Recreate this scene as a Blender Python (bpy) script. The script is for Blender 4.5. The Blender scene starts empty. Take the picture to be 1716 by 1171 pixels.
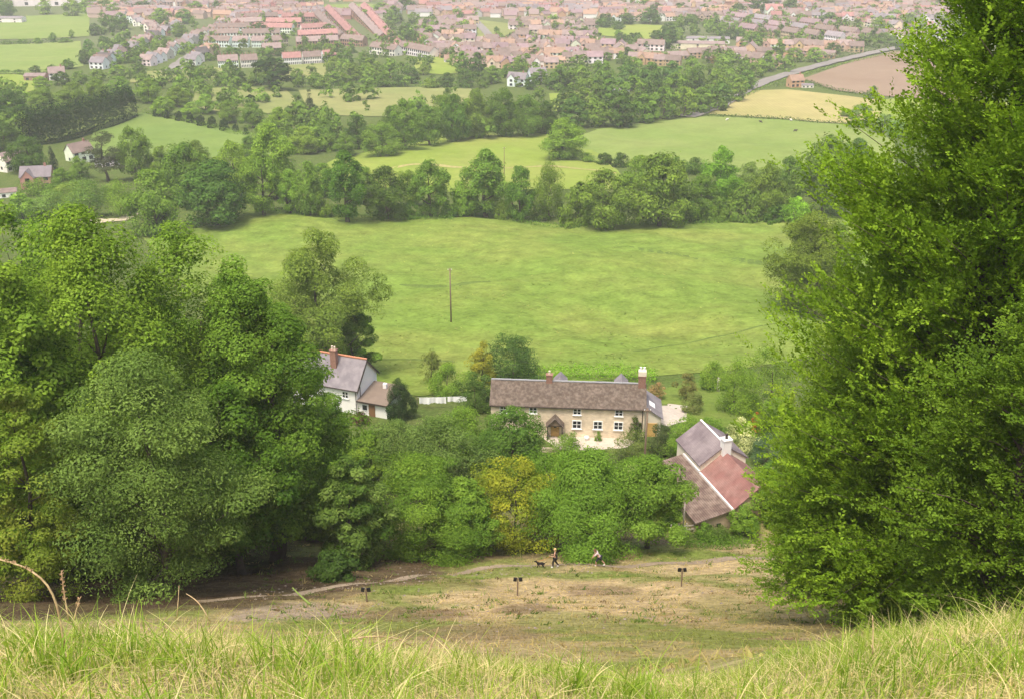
EXPOSURE = 0.97; SKY = .135; SUNE = 1.45; SUNA = 11; HAZE = 0.00020
import bpy, math, random
import numpy as np
from mathutils import Vector, Matrix

random.seed(5)
C = bpy.context.scene.collection
R = math.radians
PITCH = R(24.7)
CP, SP = math.cos(PITCH), math.sin(PITCH)
F, CX, CY = 1840.0, 858.0, 585.5

# ------------------------------------------------------------------ terrain
_prof = [(-60, -5), (-20, -1.0), (-6, 0.6), (0, 1.62), (1.5, 2.08), (2.7, 2.66), (4.5, 3.68), (6.5, 5.35), (12, 10.25), (20, 17.35),
         (30, 24.9), (40, 32.1), (50, 38.8), (60, 44.9), (71.5, 51.4), (90, 60.2), (110, 67.6), (130, 74.0),
         (150, 78.4), (170, 82.2), (210, 89), (250, 95), (300, 102), (330, 106.3), (400, 114), (455, 119), (530, 126),
         (640, 134), (760, 142), (900, 151), (1100, 160), (1400, 172), (2000, 186), (4000, 200), (7000, 206)]
_py = np.array([p[0] for p in _prof], float)
_ph = np.array([p[1] for p in _prof], float)
_sl = np.diff(_ph) / np.diff(_py)
_m = np.empty(len(_py))
_m[0], _m[-1] = _sl[0], _sl[-1]
for i in range(1, len(_py) - 1):
    _m[i] = 2 * _sl[i - 1] * _sl[i] / (_sl[i - 1] + _sl[i]) if _sl[i - 1] * _sl[i] > 0 else 0
_ty = np.concatenate([np.linspace(-60, 20, 600), np.geomspace(20.2, 7000, 4000)])
_k = np.clip(np.searchsorted(_py, _ty, side='right') - 1, 0, len(_py) - 2)
_h = _py[_k + 1] - _py[_k]
_t = (_ty - _py[_k]) / _h
_th = ((2 * _t**3 - 3 * _t**2 + 1) * _ph[_k] + (_t**3 - 2 * _t**2 + _t) * _h * _m[_k]
       + (-2 * _t**3 + 3 * _t**2) * _ph[_k + 1] + (_t**3 - _t**2) * _h * _m[_k + 1])
PADS = []
BR_X = [-8, -2.6, -1.6, -0.6, 0.3, 0.9, 1.5, 2.0, 2.7, 4, 9]
BR_Z = [-.08, -.09, -.15, -.25, -.37, -.48, -.44, -.22, -.01, .06, .08]


def sstep(a, b, x):
    t = np.clip((x - a) / (b - a), 0, 1)
    return t * t * (3 - 2 * t)


def hh(X, Y):
    X = np.asarray(X, float); Y = np.asarray(Y, float)
    Z = -np.interp(Y, _ty, _th)
    near = 1 - sstep(8, 25, Y)
    Z = Z + near * sstep(1.0, 4.0, Y) * np.interp(X, BR_X, BR_Z)
    Z = Z + near * (.025 * np.sin(5.1 * X + 1) * np.sin(4.3 * Y) + .018 * np.sin(9 * X + 2.2 * Y))
    mid = sstep(30, 60, Y) * (1 - sstep(100, 125, Y))
    Z = Z + mid * (.25 * np.sin(.35 * X + .5) * np.sin(.28 * Y + 1) + .10 * np.sin(.9 * X + .4 * Y) + .06 * np.sin(1.7 * Y - .6 * X))
    mead = sstep(165, 200, Y) * (1 - sstep(480, 600, Y))
    Z = Z + mead * (1.0 * np.sin(.045 * X + .6) * np.sin(.05 * Y + 1.1) + .45 * np.sin(.12 * X + .07 * Y) + .22 * np.sin(.21 * Y - .16 * X + 2)
                    + .12 * np.sin(.43 * X + .31 * Y))
    Z = Z + 9 * np.exp(-((X + 235) / 75)**2 - ((Y - 600) / 80)**2)
    Z = Z + 3.0 * np.exp(-((X + 95) / 45)**2 - ((Y - 335) / 40)**2)
    for (px, py, pz, r0, r1) in PADS:
        w = 1 - sstep(r0, r1, np.hypot(X - px, Y - py))
        Z = Z * (1 - w) + pz * w
    return Z


def zt(X, Y):
    return float(hh(X, Y))


_TS = np.geomspace(2.2, 9000, 3600)


def P(u, v, ymin=0.0):
    x = (u - CX) / F; w = (CY - v) / F
    d = np.array([x, CP + SP * w, -SP + CP * w])
    ts = _TS[_TS * d[1] >= ymin] if ymin > 0 else _TS
    g = ts * d[2] - hh(ts * d[0], ts * d[1])
    if ymin > 0:
        k = np.argmax(g > 0); g = g[k:]; ts = ts[k:]
    i = int(np.argmax(g < 0))
    if i == 0:
        i = len(ts) - 1
    a, b = g[i - 1], g[i]
    t = ts[i - 1] + (ts[i] - ts[i - 1]) * a / (a - b)
    X, Y = t * d[0], t * d[1]
    return Vector((X, Y, zt(X, Y)))


def at(u, Y):
    X = 0.0
    for _ in range(5):
        Z = zt(X, Y); X = (u - CX) / F * (Y * CP - Z * SP)
    return Vector((X, Y, zt(X, Y)))


def ztop(Y, v):
    k = (CY - v) / F
    return Y * (k * CP - SP) / (CP + k * SP)


def depth(p):
    return p[1] * CP - p[2] * SP


def px(p):
    d = depth(p)
    return CX + F * p[0] / d, CY - F * (p[1] * SP + p[2] * CP) / d


# ------------------------------------------------------------------ materials
MATS = {}


def nt(name):
    m = bpy.data.materials.new(name); m.use_nodes = True
    n = m.node_tree; n.nodes.clear()
    return m, n, n.nodes, n.links


def mat(name, col, rough=.85, var=.25, scale=2.0, objcol=False, spec=.2, bump=0.0, col2=None, scale2=None, wave=None):
    """base colour broken up by two octaves of noise; wave = (scale, amount, axis) adds courses"""
    if name in MATS:
        return MATS[name]
    m, n, N, L = nt(name)
    out = N.new('ShaderNodeOutputMaterial'); b = N.new('ShaderNodeBsdfPrincipled')
    L.new(b.outputs[0], out.inputs[0])
    b.inputs['Roughness'].default_value = rough
    b.inputs['Specular IOR Level'].default_value = spec
    tc = N.new('ShaderNodeTexCoord')
    nz = N.new('ShaderNodeTexNoise'); nz.inputs['Scale'].default_value = scale; nz.inputs['Detail'].default_value = 6
    nz.inputs['Roughness'].default_value = .65
    L.new(tc.outputs['Object'], nz.inputs['Vector'])
    rp = N.new('ShaderNodeMapRange'); rp.inputs[1].default_value = .25; rp.inputs[2].default_value = .75
    rp.inputs[3].default_value = 1 - var; rp.inputs[4].default_value = 1 + var
    L.new(nz.outputs[0], rp.inputs[0])
    src = None
    if objcol:
        oi = N.new('ShaderNodeObjectInfo'); src = oi.outputs['Color']
    mx = N.new('ShaderNodeMix'); mx.data_type = 'RGBA'
    mx.inputs[6].default_value = (*col, 1); mx.inputs[7].default_value = (*(col2 or col), 1)
    nz2 = N.new('ShaderNodeTexNoise'); nz2.inputs['Scale'].default_value = scale2 or scale * .3; nz2.inputs['Detail'].default_value = 4
    L.new(tc.outputs['Object'], nz2.inputs['Vector'])
    r2 = N.new('ShaderNodeMapRange'); r2.inputs[1].default_value = .42; r2.inputs[2].default_value = .62
    L.new(nz2.outputs[0], r2.inputs[0]); L.new(r2.outputs[0], mx.inputs[0])
    if objcol:
        L.new(src, mx.inputs[6])
        if col2 is None:
            L.new(src, mx.inputs[7])
    vm = N.new('ShaderNodeVectorMath'); vm.operation = 'SCALE'
    L.new(mx.outputs[2], vm.inputs[0]); L.new(rp.outputs[0], vm.inputs['Scale'])
    o = vm.outputs[0]
    if wave:
        wv = N.new('ShaderNodeTexWave'); wv.bands_direction = wave[2]; wv.inputs['Scale'].default_value = wave[0]
        wv.inputs['Distortion'].default_value = .6
        wv.inputs['Detail'].default_value = 2
        L.new(tc.outputs['Object'], wv.inputs['Vector'])
        r3 = N.new('ShaderNodeMapRange'); r3.inputs[3].default_value = 1 - wave[1]; r3.inputs[4].default_value = 1 + wave[1] * .6
        L.new(wv.outputs[0], r3.inputs[0])
        v2 = N.new('ShaderNodeVectorMath'); v2.operation = 'SCALE'
        L.new(o, v2.inputs[0]); L.new(r3.outputs[0], v2.inputs['Scale']); o = v2.outputs[0]
    L.new(o, b.inputs['Base Color'])
    if bump:
        bp = N.new('ShaderNodeBump'); bp.inputs['Strength'].default_value = .6; bp.inputs['Distance'].default_value = bump
        L.new(nz.outputs[0], bp.inputs['Height']); L.new(bp.outputs[0], b.inputs['Normal'])
    MATS[name] = m
    return m


def leaf_mat(name, trans=.35, tint=(1, 1, 1)):
    if name in MATS:
        return MATS[name]
    m, n, N, L = nt(name)
    out = N.new('ShaderNodeOutputMaterial')
    at_ = N.new('ShaderNodeAttribute'); at_.attribute_name = 'Col'
    oi = N.new('ShaderNodeObjectInfo')
    mu = N.new('ShaderNodeVectorMath'); mu.operation = 'MULTIPLY'
    L.new(at_.outputs['Color'], mu.inputs[0]); L.new(oi.outputs['Color'], mu.inputs[1])
    d = N.new('ShaderNodeBsdfDiffuse'); t = N.new('ShaderNodeBsdfTranslucent'); mx = N.new('ShaderNodeMixShader')
    tm = N.new('ShaderNodeVectorMath'); tm.operation = 'MULTIPLY'; tm.inputs[1].default_value = (1.2, 1.25, .45)
    L.new(mu.outputs[0], d.inputs[0]); L.new(mu.outputs[0], tm.inputs[0]); L.new(tm.outputs[0], t.inputs[0])
    mx.inputs[0].default_value = trans
    L.new(d.outputs[0], mx.inputs[1]); L.new(t.outputs[0], mx.inputs[2])
    g = N.new('ShaderNodeBsdfGlossy'); g.inputs['Roughness'].default_value = .45; g.inputs[0].default_value = (.9, 1, .85, 1)
    m2 = N.new('ShaderNodeMixShader'); m2.inputs[0].default_value = .004
    L.new(mx.outputs[0], m2.inputs[1]); L.new(g.outputs[0], m2.inputs[2])
    L.new(m2.outputs[0], out.inputs[0])
    MATS[name] = m
    return m


def ground_mat(name, attr=True, base=(.1, .15, .03), alt=(.2, .2, .07), s=(.06, .5, 3.0), amt=(.5, .5), rows=None, tuft=0.0):
    """ground cover: own colour (painted cover or one colour) mixed with a second growth and broken up at three sizes"""
    if name in MATS:
        return MATS[name]
    m, n, N, L = nt(name)
    out = N.new('ShaderNodeOutputMaterial'); b = N.new('ShaderNodeBsdfDiffuse')
    L.new(b.outputs[0], out.inputs[0])
    tc = N.new('ShaderNodeTexCoord')
    def noise(sc, det=5):
        z = N.new('ShaderNodeTexNoise'); z.inputs['Scale'].default_value = sc; z.inputs['Detail'].default_value = det
        z.inputs['Roughness'].default_value = .62
        L.new(tc.outputs['Object'], z.inputs['Vector']); return z.outputs[0]
    def mr(o, a, b_, c, d):
        r = N.new('ShaderNodeMapRange'); r.inputs[1].default_value = a; r.inputs[2].default_value = b_
        r.inputs[3].default_value = c; r.inputs[4].default_value = d; L.new(o, r.inputs[0]); return r.outputs[0]
    mx = N.new('ShaderNodeMix'); mx.data_type = 'RGBA'
    if attr:
        a = N.new('ShaderNodeAttribute'); a.attribute_name = 'Cover'; L.new(a.outputs['Color'], mx.inputs[6])
    else:
        mx.inputs[6].default_value = (*base, 1)
    mx.inputs[7].default_value = (*alt, 1)
    L.new(mr(noise(s[0]), .42, .68, 0, amt[0]), mx.inputs[0])
    m2 = N.new('ShaderNodeMath'); m2.operation = 'MULTIPLY'
    L.new(mr(noise(s[1]), .25, .75, 1 - amt[1], 1 + amt[1]), m2.inputs[0])
    L.new(mr(noise(s[2], 3), .25, .75, 1 - amt[1] * .7, 1 + amt[1] * .7), m2.inputs[1])
    o = m2.outputs[0]
    if rows:
        wv = N.new('ShaderNodeTexWave'); wv.bands_direction = rows[2]; wv.inputs['Scale'].default_value = rows[0]
        wv.inputs['Distortion'].default_value = 1.5
        L.new(tc.outputs['Object'], wv.inputs['Vector'])
        m3 = N.new('ShaderNodeMath'); m3.operation = 'MULTIPLY'
        L.new(o, m3.inputs[0]); L.new(mr(wv.outputs[0], 0, 1, 1 - rows[1], 1 + rows[1]), m3.inputs[1]); o = m3.outputs[0]
    vs = N.new('ShaderNodeVectorMath'); vs.operation = 'SCALE'
    L.new(mx.outputs[2], vs.inputs[0]); L.new(o, vs.inputs['Scale'])
    L.new(vs.outputs[0], b.inputs[0])
    if tuft:
        bp = N.new('ShaderNodeBump'); bp.inputs['Distance'].default_value = tuft; bp.inputs['Strength'].default_value = .8
        L.new(noise(s[1] * 1.7), bp.inputs['Height']); L.new(bp.outputs[0], b.inputs['Normal'])
    MATS[name] = m
    return m


# ------------------------------------------------------------------ mesh helpers
def link(o, parent=None):
    C.objects.link(o)
    if parent is not None:
        o.parent = parent
    return o


def tag(o, label=None, cat=None, group=None, kind=None):
    if label: o['label'] = label
    if cat: o['category'] = cat
    if group: o['group'] = group
    if kind: o['kind'] = kind
    return o


def empty(name, loc, rz=0.0, label=None, cat=None, group=None):
    o = bpy.data.objects.new(name, None); o.location = loc; o.rotation_euler = (0, 0, rz)
    o.empty_display_size = .3
    C.objects.link(o)
    return tag(o, label, cat, group)


def np_mesh(name, V, Q, mats, col=None, attr='Col', smooth=False, mi=None):
    me = bpy.data.meshes.new(name)
    V = np.ascontiguousarray(V, np.float32); Q = np.ascontiguousarray(Q, np.int32)
    k = Q.shape[1]
    me.vertices.add(len(V)); me.vertices.foreach_set('co', V.ravel())
    me.loops.add(Q.size); me.loops.foreach_set('vertex_index', Q.ravel())
    me.polygons.add(len(Q))
    me.polygons.foreach_set('loop_start', np.arange(0, Q.size, k, dtype=np.int32))
    if mi is not None:
        me.polygons.foreach_set('material_index', np.ascontiguousarray(mi, np.int32))
    if smooth:
        me.polygons.foreach_set('use_smooth', np.ones(len(Q), bool))
    for m in mats: me.materials.append(m)
    me.update(calc_edges=True)
    if col is not None:
        a = me.color_attributes.new(attr, 'FLOAT_COLOR', 'POINT')
        c4 = np.ones((len(V), 4), np.float32); c4[:, :3] = col
        a.data.foreach_set('color', c4.ravel())
    return me


class MB:
    def __init__(s):
        s.v = []; s.f = []; s.m = []

    def poly(s, pts, faces, mi=0):
        k = len(s.v); s.v += [tuple(p) for p in pts]
        for f in faces:
            s.f.append([k + i for i in f]); s.m.append(mi)
        return s

    def box(s, c, d, rz=0.0, mi=0, tilt=None):
        x, y, z = d[0] / 2, d[1] / 2, d[2] / 2
        M = Matrix.Translation(c) @ Matrix.Rotation(rz, 4, 'Z')
        if tilt: M = M @ Matrix.Rotation(tilt[1], 4, tilt[0])
        pts = [M @ Vector((a, b, e)) for a in (-x, x) for b in (-y, y) for e in (-z, z)]
        return s.poly(pts, [(0, 1, 3, 2), (4, 6, 7, 5), (0, 4, 5, 1), (2, 3, 7, 6), (0, 2, 6, 4), (1, 5, 7, 3)], mi)

    def tube(s, pts, rad, n=6, mi=0):
        pts = [Vector(p) for p in pts]; k0 = len(s.v)
        for i, p in enumerate(pts):
            d = (pts[min(i + 1, len(pts) - 1)] - pts[max(i - 1, 0)]).normalized()
            a = d.orthogonal().normalized() if abs(d.z) > .99 or True else None
            ref = Vector((1, 0, 0)) if abs(d.x) < .9 else Vector((0, 1, 0))
            a = (ref - d * ref.dot(d)).normalized(); b = d.cross(a)
            r = rad[i] if hasattr(rad, '__len__') else rad
            for j in range(n):
                t = 2 * math.pi * j / n
                s.v.append(tuple(p + (a * math.cos(t) + b * math.sin(t)) * r))
        for i in range(len(pts) - 1):
            for j in range(n):
                q = k0 + i * n
                s.f.append([q + j, q + (j + 1) % n, q + n + (j + 1) % n, q + n + j]); s.m.append(mi)
        s.f.append([k0 + j for j in reversed(range(n))]); s.m.append(mi)
        e = k0 + (len(pts) - 1) * n
        s.f.append([e + j for j in range(n)]); s.m.append(mi)
        return s

    def ball(s, c, r, n=8, m=6, mi=0):
        r = (r, r, r) if not hasattr(r, '__len__') else r
        k = len(s.v)
        s.v.append((c[0], c[1], c[2] - r[2]))
        for i in range(1, m):
            a = math.pi * i / m - math.pi / 2
            for j in range(n):
                t = 2 * math.pi * j / n
                s.v.append((c[0] + r[0] * math.cos(a) * math.cos(t), c[1] + r[1] * math.cos(a) * math.sin(t), c[2] + r[2] * math.sin(a)))
        s.v.append((c[0], c[1], c[2] + r[2])); top = len(s.v) - 1
        for j in range(n):
            s.f.append([k, k + 1 + (j + 1) % n, k + 1 + j]); s.m.append(mi)
            for i in range(m - 2):
                q = k + 1 + i * n
                s.f.append([q + j, q + (j + 1) % n, q + n + (j + 1) % n, q + n + j]); s.m.append(mi)
            q = k + 1 + (m - 2) * n
            s.f.append([q + j, q + (j + 1) % n, top]); s.m.append(mi)
        return s

    def mesh(s, name, mats, smooth=False):
        me = bpy.data.meshes.new(name)
        me.from_pydata(s.v, [], s.f)
        for m in (mats if isinstance(mats, (list, tuple)) else [mats]): me.materials.append(m)
        for p, i in zip(me.polygons, s.m):
            p.material_index = i; p.use_smooth = smooth
        me.update()
        return me

    def build(s, name, mats, parent=None, smooth=False, loc=None):
        o = bpy.data.objects.new(name, s.mesh(name, mats, smooth))
        if loc is not None: o.location = loc
        return link(o, parent)


def ordinal(n):
    w = ['zeroth', 'first', 'second', 'third', 'fourth', 'fifth', 'sixth', 'seventh', 'eighth', 'ninth', 'tenth', 'eleventh', 'twelfth',
         'thirteenth', 'fourteenth', 'fifteenth', 'sixteenth', 'seventeenth', 'eighteenth', 'nineteenth']
    tens = {2: 'twent', 3: 'thirt', 4: 'fort', 5: 'fift', 6: 'sixt', 7: 'sevent', 8: 'eight', 9: 'ninet'}
    if n < 20: return w[n]
    a, b = divmod(n, 10)
    return tens[a] + 'ieth' if b == 0 else tens[a] + 'y-' + w[b]
# ------------------------------------------------------------------ camera, light, air
sc = bpy.context.scene
cam = bpy.data.objects.new('camera', bpy.data.cameras.new('camera')); C.objects.link(cam)
cam.data.sensor_width = 36; cam.data.lens = 36 * F / 1716
cam.data.clip_start = .05; cam.data.clip_end = 30000
cam.rotation_euler = (math.pi / 2 - PITCH, 0, 0)
sc.camera = cam
sc.view_settings.view_transform = 'Standard'; sc.view_settings.look = 'None'
sc.view_settings.gamma = 1; sc.view_settings.use_curve_mapping = False
sc.view_settings.exposure = EXPOSURE
sc.cycles.use_denoising = True
sc.cycles.max_bounces = 6; sc.cycles.diffuse_bounces = 3; sc.cycles.transmission_bounces = 3; sc.cycles.glossy_bounces = 2
sc.cycles.transparent_max_bounces = 8; sc.cycles.volume_bounces = 1

SUN = Vector((-.26, -.50, 1.3)).normalized()
el = math.asin(SUN.z); rot = math.atan2(SUN.x, SUN.y)
w = bpy.data.worlds.new("World"); sc.world = w; w.use_nodes = True
wn = w.node_tree.nodes; wl = w.node_tree.links
sky = wn.new('ShaderNodeTexSky'); sky.sky_type = 'NISHITA'; sky.sun_disc = False
sky.sun_elevation = el; sky.sun_rotation = rot; sky.air_density = 1.0; sky.dust_density = 6.0; sky.ozone_density = .6
bg = wn['Background']; bg.inputs['Strength'].default_value = SKY
wl.new(sky.outputs[0], bg.inputs['Color'])
ld = bpy.data.lights.new('sun', 'SUN'); ld.energy = SUNE; ld.angle = R(SUNA); ld.color = (1.0, .94, .82)
lo = bpy.data.objects.new('sun', ld); C.objects.link(lo); lo.rotation_euler = SUN.to_track_quat('Z', 'Y').to_euler()

if HAZE > 0:
    hb = MB(); hb.box((0, 3200, -99), (9600, 7200, 222))
    hm, hn, HN, HL = nt('haze_air')
    ho = HN.new('ShaderNodeOutputMaterial'); hv = HN.new('ShaderNodeVolumePrincipled')
    hv.inputs['Color'].default_value = (.97, .97, .96, 1); hv.inputs['Density'].default_value = HAZE
    HL.new(hv.outputs[0], ho.inputs['Volume'])
    hz = hb.build('haze', hm); tag(hz, 'pale summer haze over the whole valley', None, kind='stuff')

# ------------------------------------------------------------------ building pads (levelled ground)
A_COT = P(950, 731); A_WHT = P(600, 694); A_BARN = P(1222, 890)
PADS.append((A_COT.x + 1.0, A_COT.y + 3.5, A_COT.z, 11, 20))
PADS.append((A_WHT.x - 2, A_WHT.y + 2, A_WHT.z, 8, 13))
PADS.append((A_BARN.x - 1.0, A_BARN.y + 4.5, A_BARN.z + .35, 6.0, 10))

# ------------------------------------------------------------------ ground sheet with its own cover
_ys = np.concatenate([np.linspace(-60, 1.2, 22)[:-1], np.geomspace(1.2, 20, 150)[:-1], np.geomspace(20, 1500, 330)[:-1], np.geomspace(1500, 6500, 26)])
_ss = np.linspace(-1, 1, 261); _ss = np.sign(_ss) * (.55 * np.abs(_ss) + .45 * np.abs(_ss)**2)
TX = np.outer(24 + .62 * np.maximum(_ys, 0) + np.maximum(_ys - 1500, 0) * .1, _ss); TY = np.repeat(_ys[:, None], len(_ss), 1)
TZ = hh(TX, TY)

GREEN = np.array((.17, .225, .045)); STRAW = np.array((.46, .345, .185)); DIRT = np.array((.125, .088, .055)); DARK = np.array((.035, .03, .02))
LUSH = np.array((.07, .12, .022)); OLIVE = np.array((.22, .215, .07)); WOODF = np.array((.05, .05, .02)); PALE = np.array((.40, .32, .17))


def wblob(u, v, ru, rv, ymin=30):
    c = P(u, v, ymin); d = depth(c)
    y2 = P(u, max(v - rv, 1), ymin); y3 = P(u, v + rv, ymin)
    return c.x, c.y, ru / F * d, max((y2.y - y3.y) / 2, .5)


def cover(X, Y):
    n1 = (np.sin(.31 * X + .17 * Y) * np.sin(.23 * Y - .12 * X + 1) + .6 * np.sin(.83 * X - .5 * Y) * np.sin(.71 * Y + .3 * X) + .4 * np.sin(1.9 * X + .4 * Y) * np.sin(1.5 * Y))
    col = np.empty(X.shape + (3,))
    col[:] = (.085, .125, .03)
    def put(mask, c):
        m = np.clip(mask, 0, 1)[..., None]; col[:] = col * (1 - m) + np.asarray(c) * m
    slope = 1 - sstep(88, 100, Y)
    put(slope, .5 * OLIVE + .5 * STRAW)
    put(slope * sstep(-.1, .6, n1) * .7, GREEN)
    put(slope * sstep(.15, .8, -n1) * .6, STRAW * .95)
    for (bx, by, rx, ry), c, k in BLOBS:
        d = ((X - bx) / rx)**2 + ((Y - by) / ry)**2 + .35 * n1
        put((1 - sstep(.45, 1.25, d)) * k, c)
    # woodland floor, gardens
    nearm = 1 - sstep(8, 11, Y)
    put(nearm, .6 * STRAW + .5 * GREEN)
    n2 = np.sin(3.1 * X + 1.7 * Y) * np.sin(2.3 * Y - 1.2 * X) + .6 * np.sin(6.3 * X) * np.sin(5.1 * Y + X)
    put(nearm * sstep(0, .7, n2) * .7, GREEN * 1.1)
    put(nearm * sstep(.2, .8, -n2) * .7, PALE)
    put(sstep(840, 900, Y) * .6, (.13, .15, .08))
    return col


BLOBS = [
    (wblob(1000, 1005, 330, 40), STRAW * 1.05, .95), (wblob(760, 1000, 120, 14), STRAW * 1.05, .8), (wblob(1200, 960, 120, 22), STRAW * 1.1, .85),
    (wblob(1010, 990, 60, 9), DIRT * 1.5, .6), (wblob(880, 1020, 55, 8), DIRT * 1.5, .7), (wblob(1130, 1040, 90, 12), STRAW * .8, .6),
    (wblob(980, 1040, 120, 14), GREEN, .5), (wblob(1220, 1020, 90, 16), OLIVE, .5), (wblob(690, 990, 70, 10), GREEN, .7),
    (wblob(980, 965, 330, 7), GREEN * .95, .75), (wblob(760, 975, 70, 7), OLIVE * .9, .8), (wblob(1180, 930, 120, 9), GREEN, .9),
    (wblob(500, 1025, 110, 18), np.array((.36, .28, .20)), .9), (wblob(680, 1030, 110, 14), DIRT * 1.8, .75), (wblob(780, 1060, 160, 14), DIRT * 1.6, .5),
    (wblob(1340, 1070, 150, 32), np.array((.28, .19, .125)), .95), (wblob(1060, 1085, 130, 16), np.array((.28, .2, .125)), .6),
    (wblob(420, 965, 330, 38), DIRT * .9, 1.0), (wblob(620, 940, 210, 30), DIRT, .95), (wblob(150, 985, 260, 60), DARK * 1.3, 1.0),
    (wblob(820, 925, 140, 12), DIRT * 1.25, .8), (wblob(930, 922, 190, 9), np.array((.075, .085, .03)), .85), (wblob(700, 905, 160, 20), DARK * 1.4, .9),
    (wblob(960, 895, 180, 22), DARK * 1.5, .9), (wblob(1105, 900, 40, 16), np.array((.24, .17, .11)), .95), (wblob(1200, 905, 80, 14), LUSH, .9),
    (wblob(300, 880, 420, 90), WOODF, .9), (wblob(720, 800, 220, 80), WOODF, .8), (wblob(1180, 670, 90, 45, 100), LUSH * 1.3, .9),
    (wblob(200, 1006, 270, 34), DIRT * .75, 1.0), (wblob(360, 985, 220, 22), DIRT * .8, .9),  # bare earth under the left trees, their shade darkened into its colour
    (wblob(1530, 960, 160, 90), DARK * 1.3, .95),  # shade under the right-hand trees, painted into the ground colour
]
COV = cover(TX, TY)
ny, nx = TX.shape
_i = np.arange((ny - 1) * (nx - 1)); _r, _c = np.divmod(_i, nx - 1)
_q = np.stack([_r * nx + _c, _r * nx + _c + 1, (_r + 1) * nx + _c + 1, (_r + 1) * nx + _c], 1)
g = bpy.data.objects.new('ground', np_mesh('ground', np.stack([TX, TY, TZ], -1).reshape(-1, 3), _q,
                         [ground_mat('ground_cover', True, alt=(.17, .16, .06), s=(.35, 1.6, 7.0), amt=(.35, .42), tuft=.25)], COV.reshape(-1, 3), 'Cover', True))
link(g); tag(g, kind='structure')


def resample(pts, n):
    pts = [np.array(p, float) for p in pts]
    d = [0]
    for a, b in zip(pts[:-1], pts[1:]): d.append(d[-1] + np.linalg.norm(b - a))
    t = np.linspace(0, d[-1], n)
    return np.stack([np.interp(t, d, [p[k] for p in pts]) for k in range(2)], 1)


def sheet(name, near, far, m, lift=None, n=40, ymin=30, world=False, rows=30):
    """a field or yard: a sheet lofted between its near and far edges and draped on the ground"""
    if not world:
        near = [P(u, v, ymin)[:2] for u, v in near]; far = [P(u, v, ymin)[:2] for u, v in far]
    a, b = resample(near, n), resample(far, n)
    t = np.linspace(0, 1, rows)[:, None, None]
    G = a[None] * (1 - t) + b[None] * t
    X, Y = G[..., 0], G[..., 1]
    Z = hh(X, Y) + (.03 + .0005 * Y if lift is None else lift)
    i = np.arange((rows - 1) * (n - 1)); r, c = np.divmod(i, n - 1)
    q = np.stack([r * n + c, r * n + c + 1, (r + 1) * n + c + 1, (r + 1) * n + c], 1)
    o = link(bpy.data.objects.new(name, np_mesh(name, np.stack([X, Y, Z], -1).reshape(-1, 3), q, [m], None, smooth=True)))
    return tag(o, kind='structure')


def ribbon(name, pts, width, m, lift=None, n=80, ymin=30):
    """a road or path: constant width, draped"""
    w_ = np.array([P(u, v, ymin)[:2] for u, v in pts])
    c = resample(w_, n)
    for _ in range(4): c[1:-1] = (c[:-2] + 2 * c[1:-1] + c[2:]) / 4
    d = np.gradient(c, axis=0); d /= np.linalg.norm(d, axis=1)[:, None]
    nrm = np.stack([-d[:, 1], d[:, 0]], 1)
    wd = np.interp(np.linspace(0, 1, n), np.linspace(0, 1, len(width)), width) if hasattr(width, '__len__') else np.full(n, width)
    wd = wd * (1 + .10 * np.sin(np.arange(n) * 1.3) + .07 * np.sin(np.arange(n) * 2.9))
    return sheet(name, list(c - nrm * wd[:, None] / 2), list(c + nrm * wd[:, None] / 2), m, lift, n, world=True, rows=5)


M_mead = ground_mat('meadow_grass', False, base=(.152, .225, .040), alt=(.23, .25, .060), s=(.028, .22, 1.1), amt=(.7, .33), tuft=.8)
M_br = ground_mat('bright_pasture', False, base=(.20, .265, .045), alt=(.28, .29, .08), s=(.02, .12, .7), amt=(.6, .12))
M_pas = ground_mat('pasture', False, base=(.175, .24, .058), alt=(.235, .265, .085), s=(.016, .10, .6), amt=(.6, .12))
M_olv = ground_mat('rough_pasture', False, base=(.20, .225, .075), alt=(.28, .265, .11), s=(.014, .09, .5), amt=(.7, .12))
M_hil = ground_mat('hill_pasture', False, base=(.145, .215, .05), alt=(.18, .235, .06), s=(.02, .1, .5), amt=(.5, .10))
M_hay = ground_mat('hay_stubble', False, base=(.36, .31, .13), alt=(.27, .26, .09), s=(.02, .09, .4), amt=(.7, .1), rows=(.16, .05, 'X'))
M_plo = ground_mat('ploughed_soil', False, base=(.235, .165, .115), alt=(.285, .21, .15), s=(.012, .08, .4), amt=(.7, .06), rows=(.22, .05, 'Y'))
M_road = ground_mat('worn_asphalt', False, base=(.22, .2, .185), alt=(.28, .26, .24), s=(.05, .4, 3), amt=(.6, .12))
M_grav = ground_mat('pale_gravel', False, base=(.52, .45, .37), alt=(.42, .36, .29), s=(.4, 2, 9), amt=(.6, .16))
M_path = ground_mat('trodden_earth', False, base=(.33, .26, .18), alt=(.24, .19, .125), s=(.25, 1.4, 6), amt=(.8, .22))
M_lane = ground_mat('earth_lane', False, base=(.34, .25, .18), alt=(.26, .2, .13), s=(.25, 1.4, 6), amt=(.8, .2))
M_lawn = ground_mat('lawn_grass', False, base=(.13, .19, .035), alt=(.17, .2, .05), s=(.2, 1.2, 5), amt=(.6, .2))

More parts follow.
